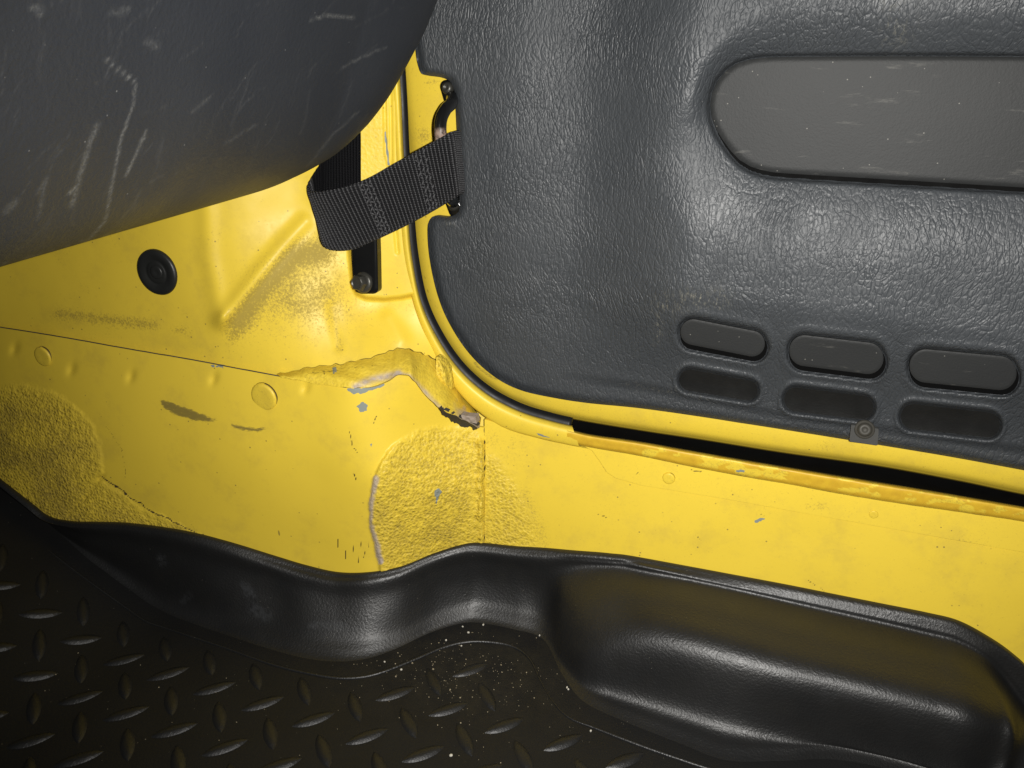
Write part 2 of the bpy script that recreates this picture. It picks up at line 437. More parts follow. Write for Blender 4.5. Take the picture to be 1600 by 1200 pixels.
# ------------------------------------------------------------------ yellow body
kick_Y = TPS([(-300, 470, .384), (-300, 560, .378), (-110, 500, .392), (-110, 680, .378), (0, 512, .394), (0, 640, .384), (0, 760, .374), (85, 815, .3735), (200, 546, .397), (200, 700, .386), (200, 830, .380),
              (400, 582, .402), (400, 720, .392), (400, 870, .394), (500, 602, .405), (500, 750, .4005), (500, 900, .403), (550, 610, .4065), (548, 750, .4025), (552, 900, .407),
              (585, 610, .4145), (585, 750, .4065), (585, 895, .411), (640, 590, .431), (640, 740, .423), (640, 890, .426), (700, 660, .453), (700, 760, .443), (700, 870, .447), (755, 670, .466), (755, 760, .461), (755, 860, .460), (760, 920, .457), (560, 950, .404), (300, 900, .382), (80, 880, .368)])
sill_Y = TPS([(2150, 905, .488), (2150, 1500, .462), (750, 660, .4665), (750, 760, .4612), (750, 920, .457), (830, 690, .472), (830, 860, .4655), (900, 700, .4755), (900, 880, .466), (1240, 740, .482), (1240, 800, .480), (1240, 940, .4725), (1600, 815, .483), (1600, 1060, .471), (1780, 850, .484), (1780, 1250, .466)])
cowl_Y = TPS([(-300, 300, .376), (-300, 520, .374), (-110, 360, .385), (-110, 520, .383), (0, 300, .400), (0, 430, .398), (0, 530, .3975), (90, 300, .405), (90, 420, .404), (90, 540, .400), (200, 300, .408), (200, 430, .406), (200, 560, .4015), (300, 300, .411), (305, 420, .4085), (310, 500, .405), (300, 580, .4035),
              (345, 500, .406), (400, 300, .4285), (400, 400, .422), (400, 500, .413), (400, 600, .406), (470, 345, .444), (470, 280, .4465), (470, 450, .428), (450, 520, .418), (500, 610, .412), (520, 300, .452), (520, 440, .442), (530, 540, .429), (560, 480, .4505), (560, 350, .457), (560, 200, .460), (600, 480, .459), (600, 540, .443), (600, 600, .428),
              (640, 440, .468), (640, 540, .453), (650, 600, .446), (690, 590, .464), (720, 640, .473), (640, 160, .472), (620, 250, .469), (600, 60, .47), (760, 680, .478)])
BOSS = [(541, 40), (541, 300), (545, 400), (549, 448), (556, 461), (572, 468), (600, 470), (628, 467), (652, 462), (652, 40)]
DIMP = [(23, 545), (112, 577), (205, 588), (334, 592), (478, 606)]
def cowl_depth(px, py):
    Y = cowl_Y(px, py)
    d = dl(px, py, [(346, 500), (400, 432), (440, 385), (476, 346)])
    Y = Y-.0030*np.exp(-(d/13)**2)
    d = dl(px, py, [(322, 300), (326, 400), (346, 498)]); Y = Y-.0018*np.exp(-(d/15)**2)
    d = dl(px, py, [(607, 497), (628, 530)]); Y = Y-.0016*np.exp(-(d/12)**2)
    d = dl(px, py, [(520, 480), (528, 540)]); Y = Y+.0010*np.exp(-(d/9)**2)
    d = np.hypot(px-348, py-494); Y = Y-.0014*np.exp(-(d/8)**2)
    b = sd(px, py, BOSS); Y = Y-.0068*sstep(2, -6, b)
    for ln, a, wd in (([(600, 120), (603, 240), (609, 262)], .0016, 2.6), ([(609, 120), (612, 300), (621, 395)], .0016, 2.2)):
        Y = Y+a*np.exp(-(dl(px, py, ln)/wd)**2)
    Y = Y+.0005*(fbm(px/60, py/60, 3, 5)-.5)
    return Y
PATCH_C = [(752, 683), (735, 672), (708, 668), (676, 668), (648, 674), (625, 688), (606, 708), (594, 732), (584, 756), (577, 788), (576, 815), (582, 842), (591, 868), (596, 900), (760, 930), (760, 690)]
PATCH_L = [(-120, 610), (0, 604), (40, 602), (80, 610), (115, 630), (140, 660), (155, 695), (160, 740), (150, 748), (230, 797), (330, 842), (330, 900), (-120, 900)]
CHIPS = [[(540, 607), (552, 617), (575, 612), (600, 603), (597, 597), (570, 606)], [(558, 634), (566, 628), (574, 632), (572, 641), (563, 643)], [(570, 638), (574, 640), (566, 644)], [(678, 768), (686, 762), (689, 770), (684, 780), (680, 796), (681, 778)], [(327, 569), (345, 571), (350, 574), (331, 573)], [(520, 576), (526, 573), (527, 580), (523, 583)], [(574, 697), (581, 692), (580, 700), (578, 695)]]
def wob(px, py, a=3.0, s=14., k=3):
    return px+a*(fbm(px/s, py/s, 3, k)-.5)*2, py+a*(fbm(px/s+31, py/s+9, 3, k+5)-.5)*2
def kick_depth(px, py):
    Y = kick_Y(px, py)
    wx, wy = wob(px, py, 5, 18)
    c = sd(wx, wy, PATCH_C)
    th = .0024*sstep(640, 590, px)+.0005
    Y = Y-th*sstep(3, -3, c)
    l = sd(wx, wy, PATCH_L); Y = Y-.0007*sstep(3, -4, l)
    Y = Y+.0008*np.exp(-(dl(wx, wy, [(160, 742), (135, 775), (106, 806)])/3)**2)
    for x, y in DIMP:
        Y = Y+.0014*np.exp(-(((px-x)*.9+(py-y)*.35)/6)**2-(((py-y)*.8-(px-x)*.35)/9)**2)
    Y = Y-.0028*np.exp(-(dl(wx, wy, [(752, 690), (751, 760), (754, 880)])/5)**2)*(.5+vnoise(px/7, py/7, 4))
    tb = c < 4
    Y = Y-np.where(tb, .0011*(fbm(px/6, py/6, 2, 8)-.5), 0)*sstep(4, -6, c)
    Y = Y-.0010*(fbm(px/7, py/7, 2, 8)-.5)*sstep(4, -8, l)
    return Y+.0006*(fbm(px/70, py/70, 2, 3)-.5)
SC1 = [(249, 622), (262, 626), (290, 636), (318, 647), (340, 657), (330, 660), (300, 657), (272, 648), (254, 637)]
SC2 = [(358, 661), (375, 665), (400, 669), (420, 668), (408, 674), (380, 673), (365, 669)]
def blank(px): return np.zeros_like(px)
def kick_attr(px, py):
    wx, wy = wob(px, py, 5, 18); fx, fy = wob(px, py, 2.5, 6, 9)
    c = sd(wx, wy, PATCH_C); l = sd(wx, wy, PATCH_L)
    seal = np.maximum(sstep(7, -12, c), sstep(9, -18, l))
    chip = blank(px)
    for p in CHIPS: chip = np.maximum(chip, sstep(.9, -.9, sd(fx, fy, p)))
    torn = sstep(9, 4, dl(fx, fy, [(586, 748), (576, 785), (575, 815), (583, 845), (590, 862)]))*sstep(1, -1, c-1)*.9
    white = sstep(6, 3, dl(fx, fy, [(590, 862), (595, 878)]))
    torn = np.maximum(torn, white)
    scf = np.maximum(sstep(3, -4, sd(fx, fy, SC1)), .9*sstep(3, -3, sd(fx, fy, SC2)))
    gr = np.maximum.reduce([.45*np.exp(-(np.hypot((px-60), (py-690))/70)**2), .55*sstep(10, -45, c)*fbm(px/26, py/26, 4, 2)*1.5, .75*sstep(5, -45, l)*fbm(px/40, py/40, 3, 6)*1.4,
                            .55*np.exp(-(dl(px, py, [(88, 800), (150, 815), (300, 830)])/10)**2), .35*np.exp(-(dl(px, py, [(155, 745), (230, 797), (320, 840)])/6)**2), .5*np.exp(-(dl(px, py, [(752, 690), (757, 850)])/6)**2),
                            .55*np.exp(-(np.hypot(px-585, py-800)/30)**2)*sstep(2, -4, c)])
    line = np.maximum.reduce([np.exp(-(dl(fx, fy, [(158, 744), (230, 795), (318, 838)])/1.3)**2)*.9,
                              np.exp(-(dl(fx, fy, [(757, 668), (757, 720), (760, 760), (758, 860)])/1.3)**2)*.8, np.exp(-(dl(fx, fy, [(545, 672), (550, 695), (560, 706)])/.9)**2)*.8, np.exp(-(dl(fx, fy, [(154, 646), (190, 702), (196, 742)])/.8)**2)*.6,
                              np.exp(-(dl(fx, fy, [(552, 740), (557, 750)])/1.2)**2), np.exp(-(dl(fx, fy, [(588, 650), (584, 662)])/1.1)**2)])
    for x, y, a in ((565, 845, 1.9), (553, 850, 1.8), (561, 866, 1.7), (571, 860, 2.0), (540, 860, 1.6), (575, 842, 1.5), (528, 842, 1.6)):
        line = np.maximum(line, np.exp(-(dl(px, py, [(x, y), (x+7*math.cos(a), y+13*math.sin(a))])/1.0)**2)*.8)
    return dict(grime=gr, chip=chip, sealer=seal, torn=torn, scuff=scf, line=line, worn=blank(px))
def sill_depth(px, py):
    Y = sill_Y(px, py); wx, wy = wob(px, py, 8, 22)
    c = sd(wx, wy, PATCH_S)
    return Y-.0006*sstep(8, -20, c)-.0009*(fbm(px/6, py/6, 2, 8)-.5)*sstep(8, -16, c)+.0006*(fbm(px/80, py/60, 2, 3)-.5)
PATCH_S = [(745, 700), (770, 700), (795, 725), (815, 760), (832, 800), (846, 838), (850, 900), (745, 930)]
def sill_attr(px, py):
    wx, wy = wob(px, py, 8, 22); fx, fy = wob(px, py, 2, 6, 9)
    c = sd(wx, wy, PATCH_S)
    gr = np.maximum.reduce([.3*np.exp(-(np.hypot(px-800, py-700)/45)**2), .42*np.exp(-(dl(px, py, [(820, 770), (840, 815), (852, 860)])/14)**2), .42*np.exp(-(np.hypot(px-765, py-690)/22)**2), .16*fbm(px/120, py/40, 3, 12)])
    chip = np.maximum(sstep(.8, -.8, sd(fx, fy, [(1175, 815), (1192, 808), (1196, 811), (1180, 817)])), sstep(.8, -.8, sd(fx, fy, [(836, 676), (850, 680), (858, 683), (845, 681)])))
    line = blank(px)
    for a, b in (((931, 803), (950, 809)), ((1188, 801), (1195, 805)), ((1090, 838), (1097, 846)), ((1262, 905), (1275, 915)), ((1282, 918), (1290, 928))):
        line = np.maximum(line, np.exp(-(dl(fx, fy, [a, b])/1.0)**2)*.75)
    return dict(grime=gr, chip=chip, sealer=sstep(6, -22, c), torn=blank(px), scuff=blank(px), line=line, worn=blank(px))
def cowl_attr(px, py):
    fx, fy = wob(px, py, 2, 6, 9)
    n = fbm(px/34, py/24, 4, 21)
    g = np.maximum.reduce([1.05*np.exp(-(dl(px, py, [(372, 500), (410, 450), (460, 400), (500, 395)])/30)**2)*sstep(-12, 16, (px-346)*.77+(py-500)*.64), .80*np.exp(-(np.hypot((px-478)/95, (py-455)/72))**2)*(.55+.7*n), .5*np.exp(-(dl(px, py, [(520, 480), (530, 545)])/8)**2),
                          .62*np.exp(-(dl(px, py, [(90, 490), (150, 497), (240, 508)])/13)**2)*(.4+n), .50*np.exp(-(np.hypot((px-283)/22, (py-516)/10))**2), .4*np.exp(-(np.hypot((px-105)/16, (py-490)/10))**2), .3*np.exp(-(dl(px, py, [(540, 480), (640, 480)])/12)**2), .75*np.exp(-(np.hypot((px-365)/16, (py-520)/20))**2),
                          .22*sstep(.45, .8, n)])
    line = np.maximum.reduce([np.exp(-(dl(fx, fy, [(580, 244), (604, 244)])/.8)**2)*.5, np.exp(-(dl(fx, fy, [(578, 246), (578, 262)])/.8)**2)*.4, np.exp(-(np.abs(np.hypot(px-348, (py-493)*.8)-6)/.8)**2)*.45])
    chip = sstep(.9, -.9, sd(px, py, [(600, 205), (603, 205), (609, 258), (606, 258)]))
    return dict(grime=g, chip=chip, sealer=.25*sstep(4, -4, sd(px, py, [(560, 40), (603, 40), (608, 300), (560, 300)])), torn=blank(px), scuff=blank(px), line=line, worn=blank(px))

body = empty('car', (-.10, .47, 0.0), 'yellow car interior side: dirty kick panel, door sill and grained grey door', 'car')
under_seam = [(x, y+16) for x, y in SEAM]
cowl_poly = [(-300, 220), (300, 210), (480, 120), (560, 40)] + OPEN_OUT[0:1]+[(x+5, y+3) for x, y in OPEN_OUT[1:11]] + [(775, 690), (745, 690)] + under_seam[::-1][1:]
trimmed('cowl_panel', cowl_poly, 2.2, cowl_depth, M['yellow_sealed'], body, (0, .002, 0), cowl_attr)
LOW = [(x, y+(4 if x < 160 else 9)) for x, y in LIP]
kick_poly = SEAM + [(757, 668)] + [(757, 866)] + [(x, y) for x, y in LOW[::-1] if x < 757]
kick_poly = np.array(kick_poly)
trimmed('kick_panel', kick_poly, 2.0, kick_depth, M['yellow_scuffed'], body, (0, .0022, 0), kick_attr)
sill_poly = [(757, 655), (800, 668), (900, 690), (1000, 700), (1240, 735), (1600, 800), (1780, 832), (2150, 899)] + [(x, y) for x, y in LOW[::-1] if x > 757] + [(757, 866)]
trimmed('sill_panel', sill_poly, 2.4, sill_depth, M['yellow_sealed'], body, (0, .002, 0), sill_attr)

sp_ = spline(SEAM[:10], 200); sp_[:, 1] += .5*(vnoise(np.arange(200)*.4, np.zeros(200), 2)-.5)
V, F = tube(at_y(sp_[:, 0], sp_[:, 1]-1.0, kick_depth(sp_[:, 0], sp_[:, 1])+.0002), .00042, 6, (0, 1, 0))
finish('seam_gap', V, F, M['tar'], body)

# folded flange of the kick panel, torn where the sealer let go
FL_TOP = [(432, 585), (470, 577), (500, 572), (530, 568), (560, 563), (590, 555), (612, 546), (640, 546), (668, 556), (690, 570), (703, 588), (722, 618), (742, 640), (750, 652)]
FL_BOT = [(440, 590), (480, 597), (515, 603), (545, 606), (575, 604), (602, 597), (622, 585), (640, 588), (656, 606), (672, 624), (688, 638), (708, 648), (728, 658), (747, 668)]
a = spline([(x, y) for x, y in FL_TOP], 120); b = spline(FL_BOT, 120)
b[:, 1] += 1.5*(vnoise(np.arange(120)*.35, np.zeros(120), 3)-.5)*2
a[:, 1] += 2.0*(vnoise(np.arange(120)*.5, np.ones(120), 6)-.5)*2
tt = np.linspace(0, 1, 18)
px = a[:, None, 0]*(1-tt)+b[:, None, 0]*tt; py = a[:, None, 1]*(1-tt)+b[:, None, 1]*tt
Ya = cowl_depth(a[:, 0], a[:, 1])-.0012; Yb = kick_Y(b[:, 0], b[:, 1])-.0025-.004*sstep(600, 640, b[:, 0])-.009*sstep(655, 700, b[:, 0])
Yg = Ya[:, None]*(1-tt)+Yb[:, None]*tt
Yg = Yg-.0030*np.sin(tt*math.pi)[None]*np.ones_like(px)+.0007*np.sin((px*.25-py*1.1)/4.5)*sstep(600, 560, px)+.0012*(fbm(px/9, py/6, 3, 2)-.5)-.0026*np.exp(-(dl(px, py, [(640, 556), (644, 592)])/7)**2)
P = at_y(px, py, Yg)
d_low = (1-tt)[None]*np.ones_like(px)
torn = np.exp(-(dl(px, py, [(555, 604), (580, 594), (605, 588), (622, 584)])/5.5)**2)*(vnoise(px/5, py/4, 5)*.7+.5)+np.exp(-(dl(px, py, [(622, 584), (640, 588), (660, 608), (690, 640)])/3.6)**2)*(.4+.7*vnoise(px/6, py/6, 13))
torn = np.maximum(torn, sstep(705, 725, px)*sstep(.3, .6, tt[None]+.4*(vnoise(px/6, py/6, 8)-.5))*.9)
fx, fy = wob(px, py, 3, 8, 2)
line = np.maximum.reduce([np.exp(-((tt[None]*np.ones_like(px))/.035)**2)*.75*sstep(0.3, .6, vnoise(px/9, py/9, 4)+.25), np.exp(-(dl(fx, fy, [(480, 583), (540, 577), (590, 570)])/1.0)**2)*.6, np.exp(-(dl(fx, fy, [(510, 590), (505, 582), (520, 578)])/1.0)**2)*.7])
chip = np.maximum(sstep(1, -1, sd(fx, fy, [(519, 574), (527, 573), (527, 580), (520, 584)])), 0)
loft('seam_flange', P, M['yellow_scuffed'], body, dict(grime=.42*fbm(px/12, py/8, 3, 7), chip=chip, sealer=.35*np.ones_like(px), torn=np.clip(torn, 0, 1), scuff=blank(px), line=line, worn=blank(px)), thick=(0, .0025, -.0012), label='creased yellow seam flange torn open along its lower edge')
# torn end of that flange: black gasket and tan sealer under it
e1 = spline([(686, 637), (700, 643), (715, 651), (732, 658), (747, 664)], 40); e2 = spline([(692, 648), (703, 656), (717, 663), (733, 668), (745, 672)], 40)
tt = np.linspace(0, 1, 8); px = e1[:, None, 0]*(1-tt)+e2[:, None, 0]*tt; py = e1[:, None, 1]*(1-tt)+e2[:, None, 1]*tt
py = py+(tt[None]*4.5)*(fbm(px/5, 0*px, 3, 9)-.5)*2; px = px+2*(fbm(px/6, py/4, 2, 4)-.5)
Yg = (kick_Y(px, py)-.0110*(1-tt)[None]-.004+.0018*(fbm(px/4, py/4, 2, 3)-.5))
loft('torn_gasket', at_y(px, py, Yg), M['tar'], body, thick=(0, .004, 0))
e1 = spline([(720, 648), (730, 650), (743, 651)], 16); e2 = spline([(722, 654), (733, 659), (745, 662)], 16)
tt = np.linspace(0, 1, 8); px = e1[:, None, 0]*(1-tt)+e2[:, None, 0]*tt; py = e1[:, None, 1]*(1-tt)+e2[:, None, 1]*tt
loft('sealer_tear', at_y(px, py, kick_Y(px, py)-.0165+.004*(fbm(px/4, py/4, 2, 5)-.5)), M['sealer'], body, thick=(0, .006, 0))
# blob of textured sealer where the flange meets the door opening
blob = spline([(682, 556), (694, 566), (704, 582), (706, 600), (704, 612), (692, 606), (684, 592), (681, 572), (682, 556)], 40)[:-1]
def blob_depth(px, py):
    return cowl_Y(px, py)-.0095-.0035*sstep(0, -10, sd(px, py, blob))+.0012*(fbm(px/4, py/4, 2, 3)-.5)
trimmed('sealer_blob', blob, 1.5, blob_depth, M['yellow_scuffed'], body, (0, .006, 0), lambda px, py: dict(grime=.35+blank(px), chip=blank(px), sealer=.9+blank(px), torn=.8*sstep(-4, 0, sd(px, py, blob))*(px < 697)*(py > 590), scuff=blank(px), line=blank(px), worn=blank(px)))

# rolled flange round the door opening
NS = 150
o_ = spline(OPEN_OUT, NS); s_ = spline(SEALP, NS)
cols = []
base = np.interp(np.arange(NS), [0, 40, 75, 100, NS-1], [.463, .4625, .462, .464, .4715])
for f, dy in ((-.02, .0045), (0, .001), (.10, -.0004), (.35, -.0012), (.6, -.0008), (.78, .0012), (.92, .006), (.95, .02)):
    q = o_*(1-f)+s_*f
    cols.append(at_y(q[:, 0], q[:, 1], base+dy))
P = np.stack(cols, 1); P = cr_rows(np.swapaxes(P, 0, 1), 5); P = np.swapaxes(P, 0, 1)
px, py = proj(P)
fl_at = dict(grime=.10+.12*fbm(px/20, py/20, 3, 3), chip=sstep(.7, -.7, sd(px, py, [(836, 676), (850, 680), (860, 684), (845, 682)])), sealer=blank(px), torn=blank(px), scuff=blank(px),
             line=np.exp(-((np.arange(P.shape[1])-4.5)/.9)**2)[None]*np.ones_like(px)*.45*sstep(.35, .6, fbm(px/14, py/14, 2, 6)), worn=blank(px))
loft('door_opening_flange', P, M['yellow'], body, fl_at)

# sill: thin overlapping plate, worn lip above it
plate = [(900, 690), (925, 704), (938, 722), (948, 738), (962, 747), (1000, 758), (1130, 779), (1262, 803), (1420, 831), (1600, 863), (1780, 896), (2150, 965), (2150, 905), (1780, 838), (1600, 806), (1375, 768), (1150, 730), (1000, 705)]
def plate_attr(px, py):
    fx, fy = wob(px, py, 2, 7, 4)
    g = .14+.34*np.exp(-(np.minimum(np.hypot((px-1277)/20, (py-790)/7), np.hypot((px-1505)/18, (py-846)/6)))**2)
    ln = np.maximum.reduce([np.exp(-(dl(fx, fy, [(1078, 734), (1096, 738)])/1.6)**2)*.7, np.exp(-(dl(fx, fy, [(993, 745), (997, 738)])/.9)**2)*.7])
    ln = np.maximum(ln, .42*sstep(1.9, 1.0, dl(px, py, plate[0:12]))*sstep(.3, .6, vnoise(px/30, py/30, 4)+.2))
    return dict(grime=g, chip=blank(px), sealer=blank(px), torn=blank(px), scuff=blank(px), line=ln, worn=blank(px))
trimmed('sill_plate', plate, 2.2, lambda px, py: sill_Y(px, py)-.0022, M['yellow'], body, (0, .0030, 0), plate_attr)
lt = spline([(886, 672), (925, 681), (1000, 692), (1100, 710), (1187, 725), (1319, 747), (1460, 770), (1600, 794), (1780, 826), (2150, 893)], 340)
lb = spline([(886, 693), (925, 701), (1000, 714), (1075, 730), (1150, 744), (1262, 764), (1375, 784), (1600, 817), (1780, 850), (2150, 917)], 340)
cols = []
yb = sill_Y(lb[:, 0], lb[:, 1])
for f, dy in ((-.10, .010), (-.05, .0005), (.04, -.0046), (.2, -.0058), (.5, -.0054), (.78, -.0046), (.93, -.0022), (1.06, -.0006)):
    q = lt*(1-f)+lb*f
    wv = .0007*(fbm(q[:, 0]/25, np.full(340, f*3), 3, 4)-.5)
    cols.append(at_y(q[:, 0], q[:, 1], yb+dy+wv))
P = np.swapaxes(cr_rows(np.array(cols), 4), 0, 1)
px, py = proj(P); ff = np.linspace(-.1, 1.1, P.shape[1])[None]*np.ones_like(px)
chipped = sstep(.57, .60, fbm(px/24, py/9, 4, 31))
wornm = np.clip(sstep(.02, .14, ff)*sstep(.98, .80, ff)*(1-.92*chipped*sstep(.95, .55, ff)), 0, 1)
for x, y in ((1015, 708), (1160, 737), (1178, 739), (1510, 795)):
    wornm *= 1-sstep(1.1, .8, np.hypot((px-x)/13, (py-y)/7))
edge = np.exp(-(np.abs(fbm(px/24, py/9, 4, 31)-.585)/.012)**2)*sstep(.9, .5, ff)*.62
blackline = sstep(.12, .02, ff+.16*(fbm(px/30, py/30, 3, 9)-.5))
bare = sstep(.9, .4, np.hypot((px-1157)/12, (py-736)/3))
loft('sill_lip', P, M['yellow_worn'], body, dict(grime=.15+.38*fbm(px/25, py/8, 3, 5)+.45*np.exp(-((ff-.92)/.08)**2)+.35*np.exp(-((ff-.16)/.06)**2), chip=bare, sealer=blank(px), torn=blank(px), scuff=blank(px), line=np.maximum(blackline, edge), worn=wornm),
     label='worn orange sill lip with chipped paint')

# discs: plugs and weld nubs pressed into the panels
def nub(px, py, rpx, depth, h, name='weld_nub', sq=1.0, mat='yellow', par=body, ax=(0, -1, 0)):
    c = at_y(px, py, depth)
    r = rpx*np.linalg.norm(c-CAM)/FPX
    V, F = lathe(c, ax, [(r*1.02, -.001), (r, h*.3), (r*.93, h*.85), (r*.80, h), (r*.4, h*.92), (r*.05, h*.9)], 26)
    o = finish(name, V, F, M[mat], par, dict(grime=np.full(len(V), .25), line=np.concatenate([np.full(26, .9), np.full(26, .45)*(np.sin(np.arange(26)*.5)>-.3), np.zeros(len(V)-52)])))
    return o
nub(68, 557, 14, kick_depth(np.array([68.]), np.array([557.]))[0], .0016)
nub(413, 620, 22, kick_depth(np.array([413.]), np.array([620.]))[0], .0018)
nub(1045, 747, 9.5, sill_Y(np.array([1045.]), np.array([747.]))[0]-.0022, .0014)
nub(1365, 804, 6, sill_Y(np.array([1365.]), np.array([804.]))[0]-.0022, .0005)

# ------------------------------------------------------------------ rubber plug in the cowl panel
pc = at_y(247., 425., cowl_depth(np.array([247.]), np.array([425.]))[0])
r = 33*np.linalg.norm(pc-CAM)/FPX
plug = empty('rubber_plug', pc, 'round black rubber plug in the yellow panel below the dashboard', 'rubber plug')
axp = (.05, -1, .02)
V, F = lathe(pc, axp, [(r*1.0, -.001), (r, .0008), (r*.97, .0020), (r*.90, .0027), (r*.74, .0026), (r*.56, .0018), (r*.50, .0014), (r*.46, .0019), (r*.42, .0022), (r*.2, .0018), (r*.02, .0017)], 40)
finish('flange', V, F, M['plug'], plug)
V, F = lathe(pc+np.array([.0004, 0, .0003]), axp, [(r*.30, .0012), (r*.29, .0024), (r*.25, .0027), (r*.1, .0024), (r*.02, .0022)], 30)
finish('dimple', V, F, M['plug'], plug)

# ------------------------------------------------------------------ door
DOOR_Y = .500
ro = spline(RIM_OUT, 271)
tnn = np.gradient(ro, axis=0); nn = np.stack([tnn[:, 1], -tnn[:, 0]], 1); nn /= np.linalg.norm(nn, axis=1)[:, None]
ri = ro+nn*np.interp(np.arange(271), [0, 55, 70, 80, 219, 270], [90, 90, 60, 48, 62, 64])[:, None]
cols = []
for f, dy in ((-.06, .030), (-.03, .010), (.02, .0055), (.10, .0022), (.22, .0006), (.5, 0), (1.0, .001)):
    q = ro*(1-f)+ri*f
    cols.append(at_y(q[:, 0], q[:, 1], .5085+dy))
P = np.swapaxes(cr_rows(np.array(cols), 4), 0, 1); px, py = proj(P)
fx, fy = wob(px, py, 2, 5, 3)
sp_ = .55*np.exp(-(np.hypot((px-662)/11, (py-212)/12))**2)+.5*np.exp(-(np.hypot((px-676)/12, (py-128)/4))**2)
door = loft('door', P, M['yellow_scuffed'], body, dict(grime=.12+.1*fbm(px/30, py/30, 3, 3)+sp_+.25*np.exp(-(np.hypot((px-1290)/14, (py-698)/7))**2), chip=blank(px), sealer=blank(px), torn=blank(px),
     scuff=.62*sstep(5, 1, dl(fx, fy, [(740, 566), (755, 581), (778, 594)])), line=.6*np.exp(-(dl(fx, fy, [(661, 420), (674, 474)])/.9)**2)*sstep(.45, .6, vnoise(px/5, py/5, 2)), worn=blank(px)), label='yellow metal door edge around the grained grey trim panel')

def stadium(x0, y0, x1, y1, h0, h1=None, n=16):
    h1 = h1 or h0
    a = math.atan2(y1-y0, x1-x0); out = []
    for k in range(n+1):
        t = a+math.pi/2+math.pi*k/n; out.append((x0+h0*math.cos(t), y0+h0*math.sin(t)))
    for k in range(n+1):
        t = a-math.pi/2+math.pi*k/n; out.append((x1+h1*math.cos(t), y1+h1*math.sin(t)))
    return out
POCKET = [(2150, 97), (1780, 92), (1600, 89), (1400, 88), (1230, 89), (1185, 91), (1150, 100), (1125, 121), (1112, 147), (1110, 172), (1116, 196), (1130, 220), (1150, 245), (1170, 259), (1195, 267), (1230, 271), (1400, 281), (1600, 293), (1780, 303), (2150, 325)]
POCKET = [tuple(p) for p in spline(POCKET, 110)]+[]
UPS = [((1083, 519), (1175, 537), 20.5, 20.5), ((1257, 548), (1356, 560), 24.5, 25), ((1447, 572), (1562, 583), 26.5, 27)]
LOS = [((1078, 594), (1168, 610), 19, 18), ((1244, 624), (1347, 637), 21, 20.5), ((1427, 651), (1543, 664), 22, 22)]
def panel_base(px, py):
    """moulded relief of the trim panel, metres towards the camera"""
    xe = np.interp(py, [-120, 0, 60, 150, 300, 430, 520, 600, 700], [1120, 1080, 1062, 1056, 1055, 1050, 1030, 1000, 950])
    left = sstep(-165, 40, px-xe)
    yb = np.interp(px, [900, 1050, 1200, 1400, 1600, 1780, 2150], [560, 590, 612, 640, 672, 700, 768])
    bot = sstep(28, -150, py-yb)
    h = .026*left*bot
    # ledge below the pocket leans up to the camera, wall above it leans over
    d = sd(px, py, POCKET)
    below = sstep(150, 260, py)
    wdt = np.where(py < 150, 62+10*sstep(1130, 1250, px), 0)+0
    wl = 44*(1-below)+150*below
    wtop = 95*sstep(1100, 1230, px)+44*(1-sstep(1100, 1230, px))
    wl = np.where(py < 130, wtop, wl)
    p = np.clip(d/wl, 0, 1)
    p = np.where(d < 0, 0, p)
    prof = np.sin(p*math.pi/2)**(.9)
    lo = .0125
    h = np.where(px > 1000, lo*left*bot+(h-lo*left*bot)*prof, h)
    return h
def panel_depth(px, py):
    h = panel_base(px, py)
    d = sd(px, py, POCKET)
    h = h-.0060*sstep(6, 1, np.minimum(d, sd(px-1, py-6.5, POCKET)))
    for (a, b, h0, h1) in UPS:
        s = sd(px, py, stadium(*a, *b, h0, h1))
        s2 = sd(px, py, stadium(a[0]+1.0, a[1]+6.5, b[0]+3, b[1]+6.5, h0, h1))
        h = h-.0080*sstep(5.0, 1.0, np.minimum(s, s2))+.0010*np.exp(-((s-11)/6)**2)
    for (a, b, h0, h1) in LOS:
        s = sd(px, py, stadium(*a, *b, h0, h1))
        h = h-.0085*sstep(3, -5, s)+.0016*np.exp(-((s-5)/3.5)**2)
    # flat flange along the foot of the panel below a soft crease
    fy_ = np.interp(px, [700, 1000, 1210, 1400, 1600, 1780, 2150], [560, 602, 644, 672, 702, 730, 798])
    h = h-.0035*sstep(-8, 10, py-fy_)*sstep(850, 1000, px)
    e = nearest(px, py, PANEL)[0]
    h = h-.0050*(1-np.clip(e/13, 0, 1))**2.2
    h = h+.0012*np.exp(-(np.hypot(px-700, py-345)/14)**2)
    h = h+.0030*np.exp(-(np.hypot((px-800)/60, (py-250)/300))**2)+.0016*(fbm(px/150, py/170, 2, 3)-.5)
    return DOOR_Y-h
def panel_attr(px, py):
    n = fbm(px/9, py/14, 3, 12)
    d = np.maximum.reduce([1.0*np.exp(-(dl(px, py, [(1030, 480), (1060, 470), (1130, 465)])/17)**2), .9*np.exp(-(dl(px, py, [(1030, 500), (1026, 530)])/9)**2), .7*np.exp(-(np.hypot((px-1400)/26, (py-30)/44))**2), .35*np.exp(-(np.hypot((px-702)/10, (py-350)/7))**2)*2, .5*np.exp(-(dl(px, py, [(980, 600), (1060, 612), (1120, 627)])/6)**2), .3*np.exp(-(dl(px, py, [(900, 622), (1200, 662), (1600, 722)])/9)**2)])
    return dict(dust=d*(.3+n))
PANEL_S = [tuple(p) for p in spline(PANEL[:-2], 260)]+PANEL[-2:]
trimmed('trim_panel', PANEL_S, 2.6, panel_depth, M['door'], door, (0, .0085, 0), panel_attr)
pin = [tuple(q) for q in np.array(POCKET)]
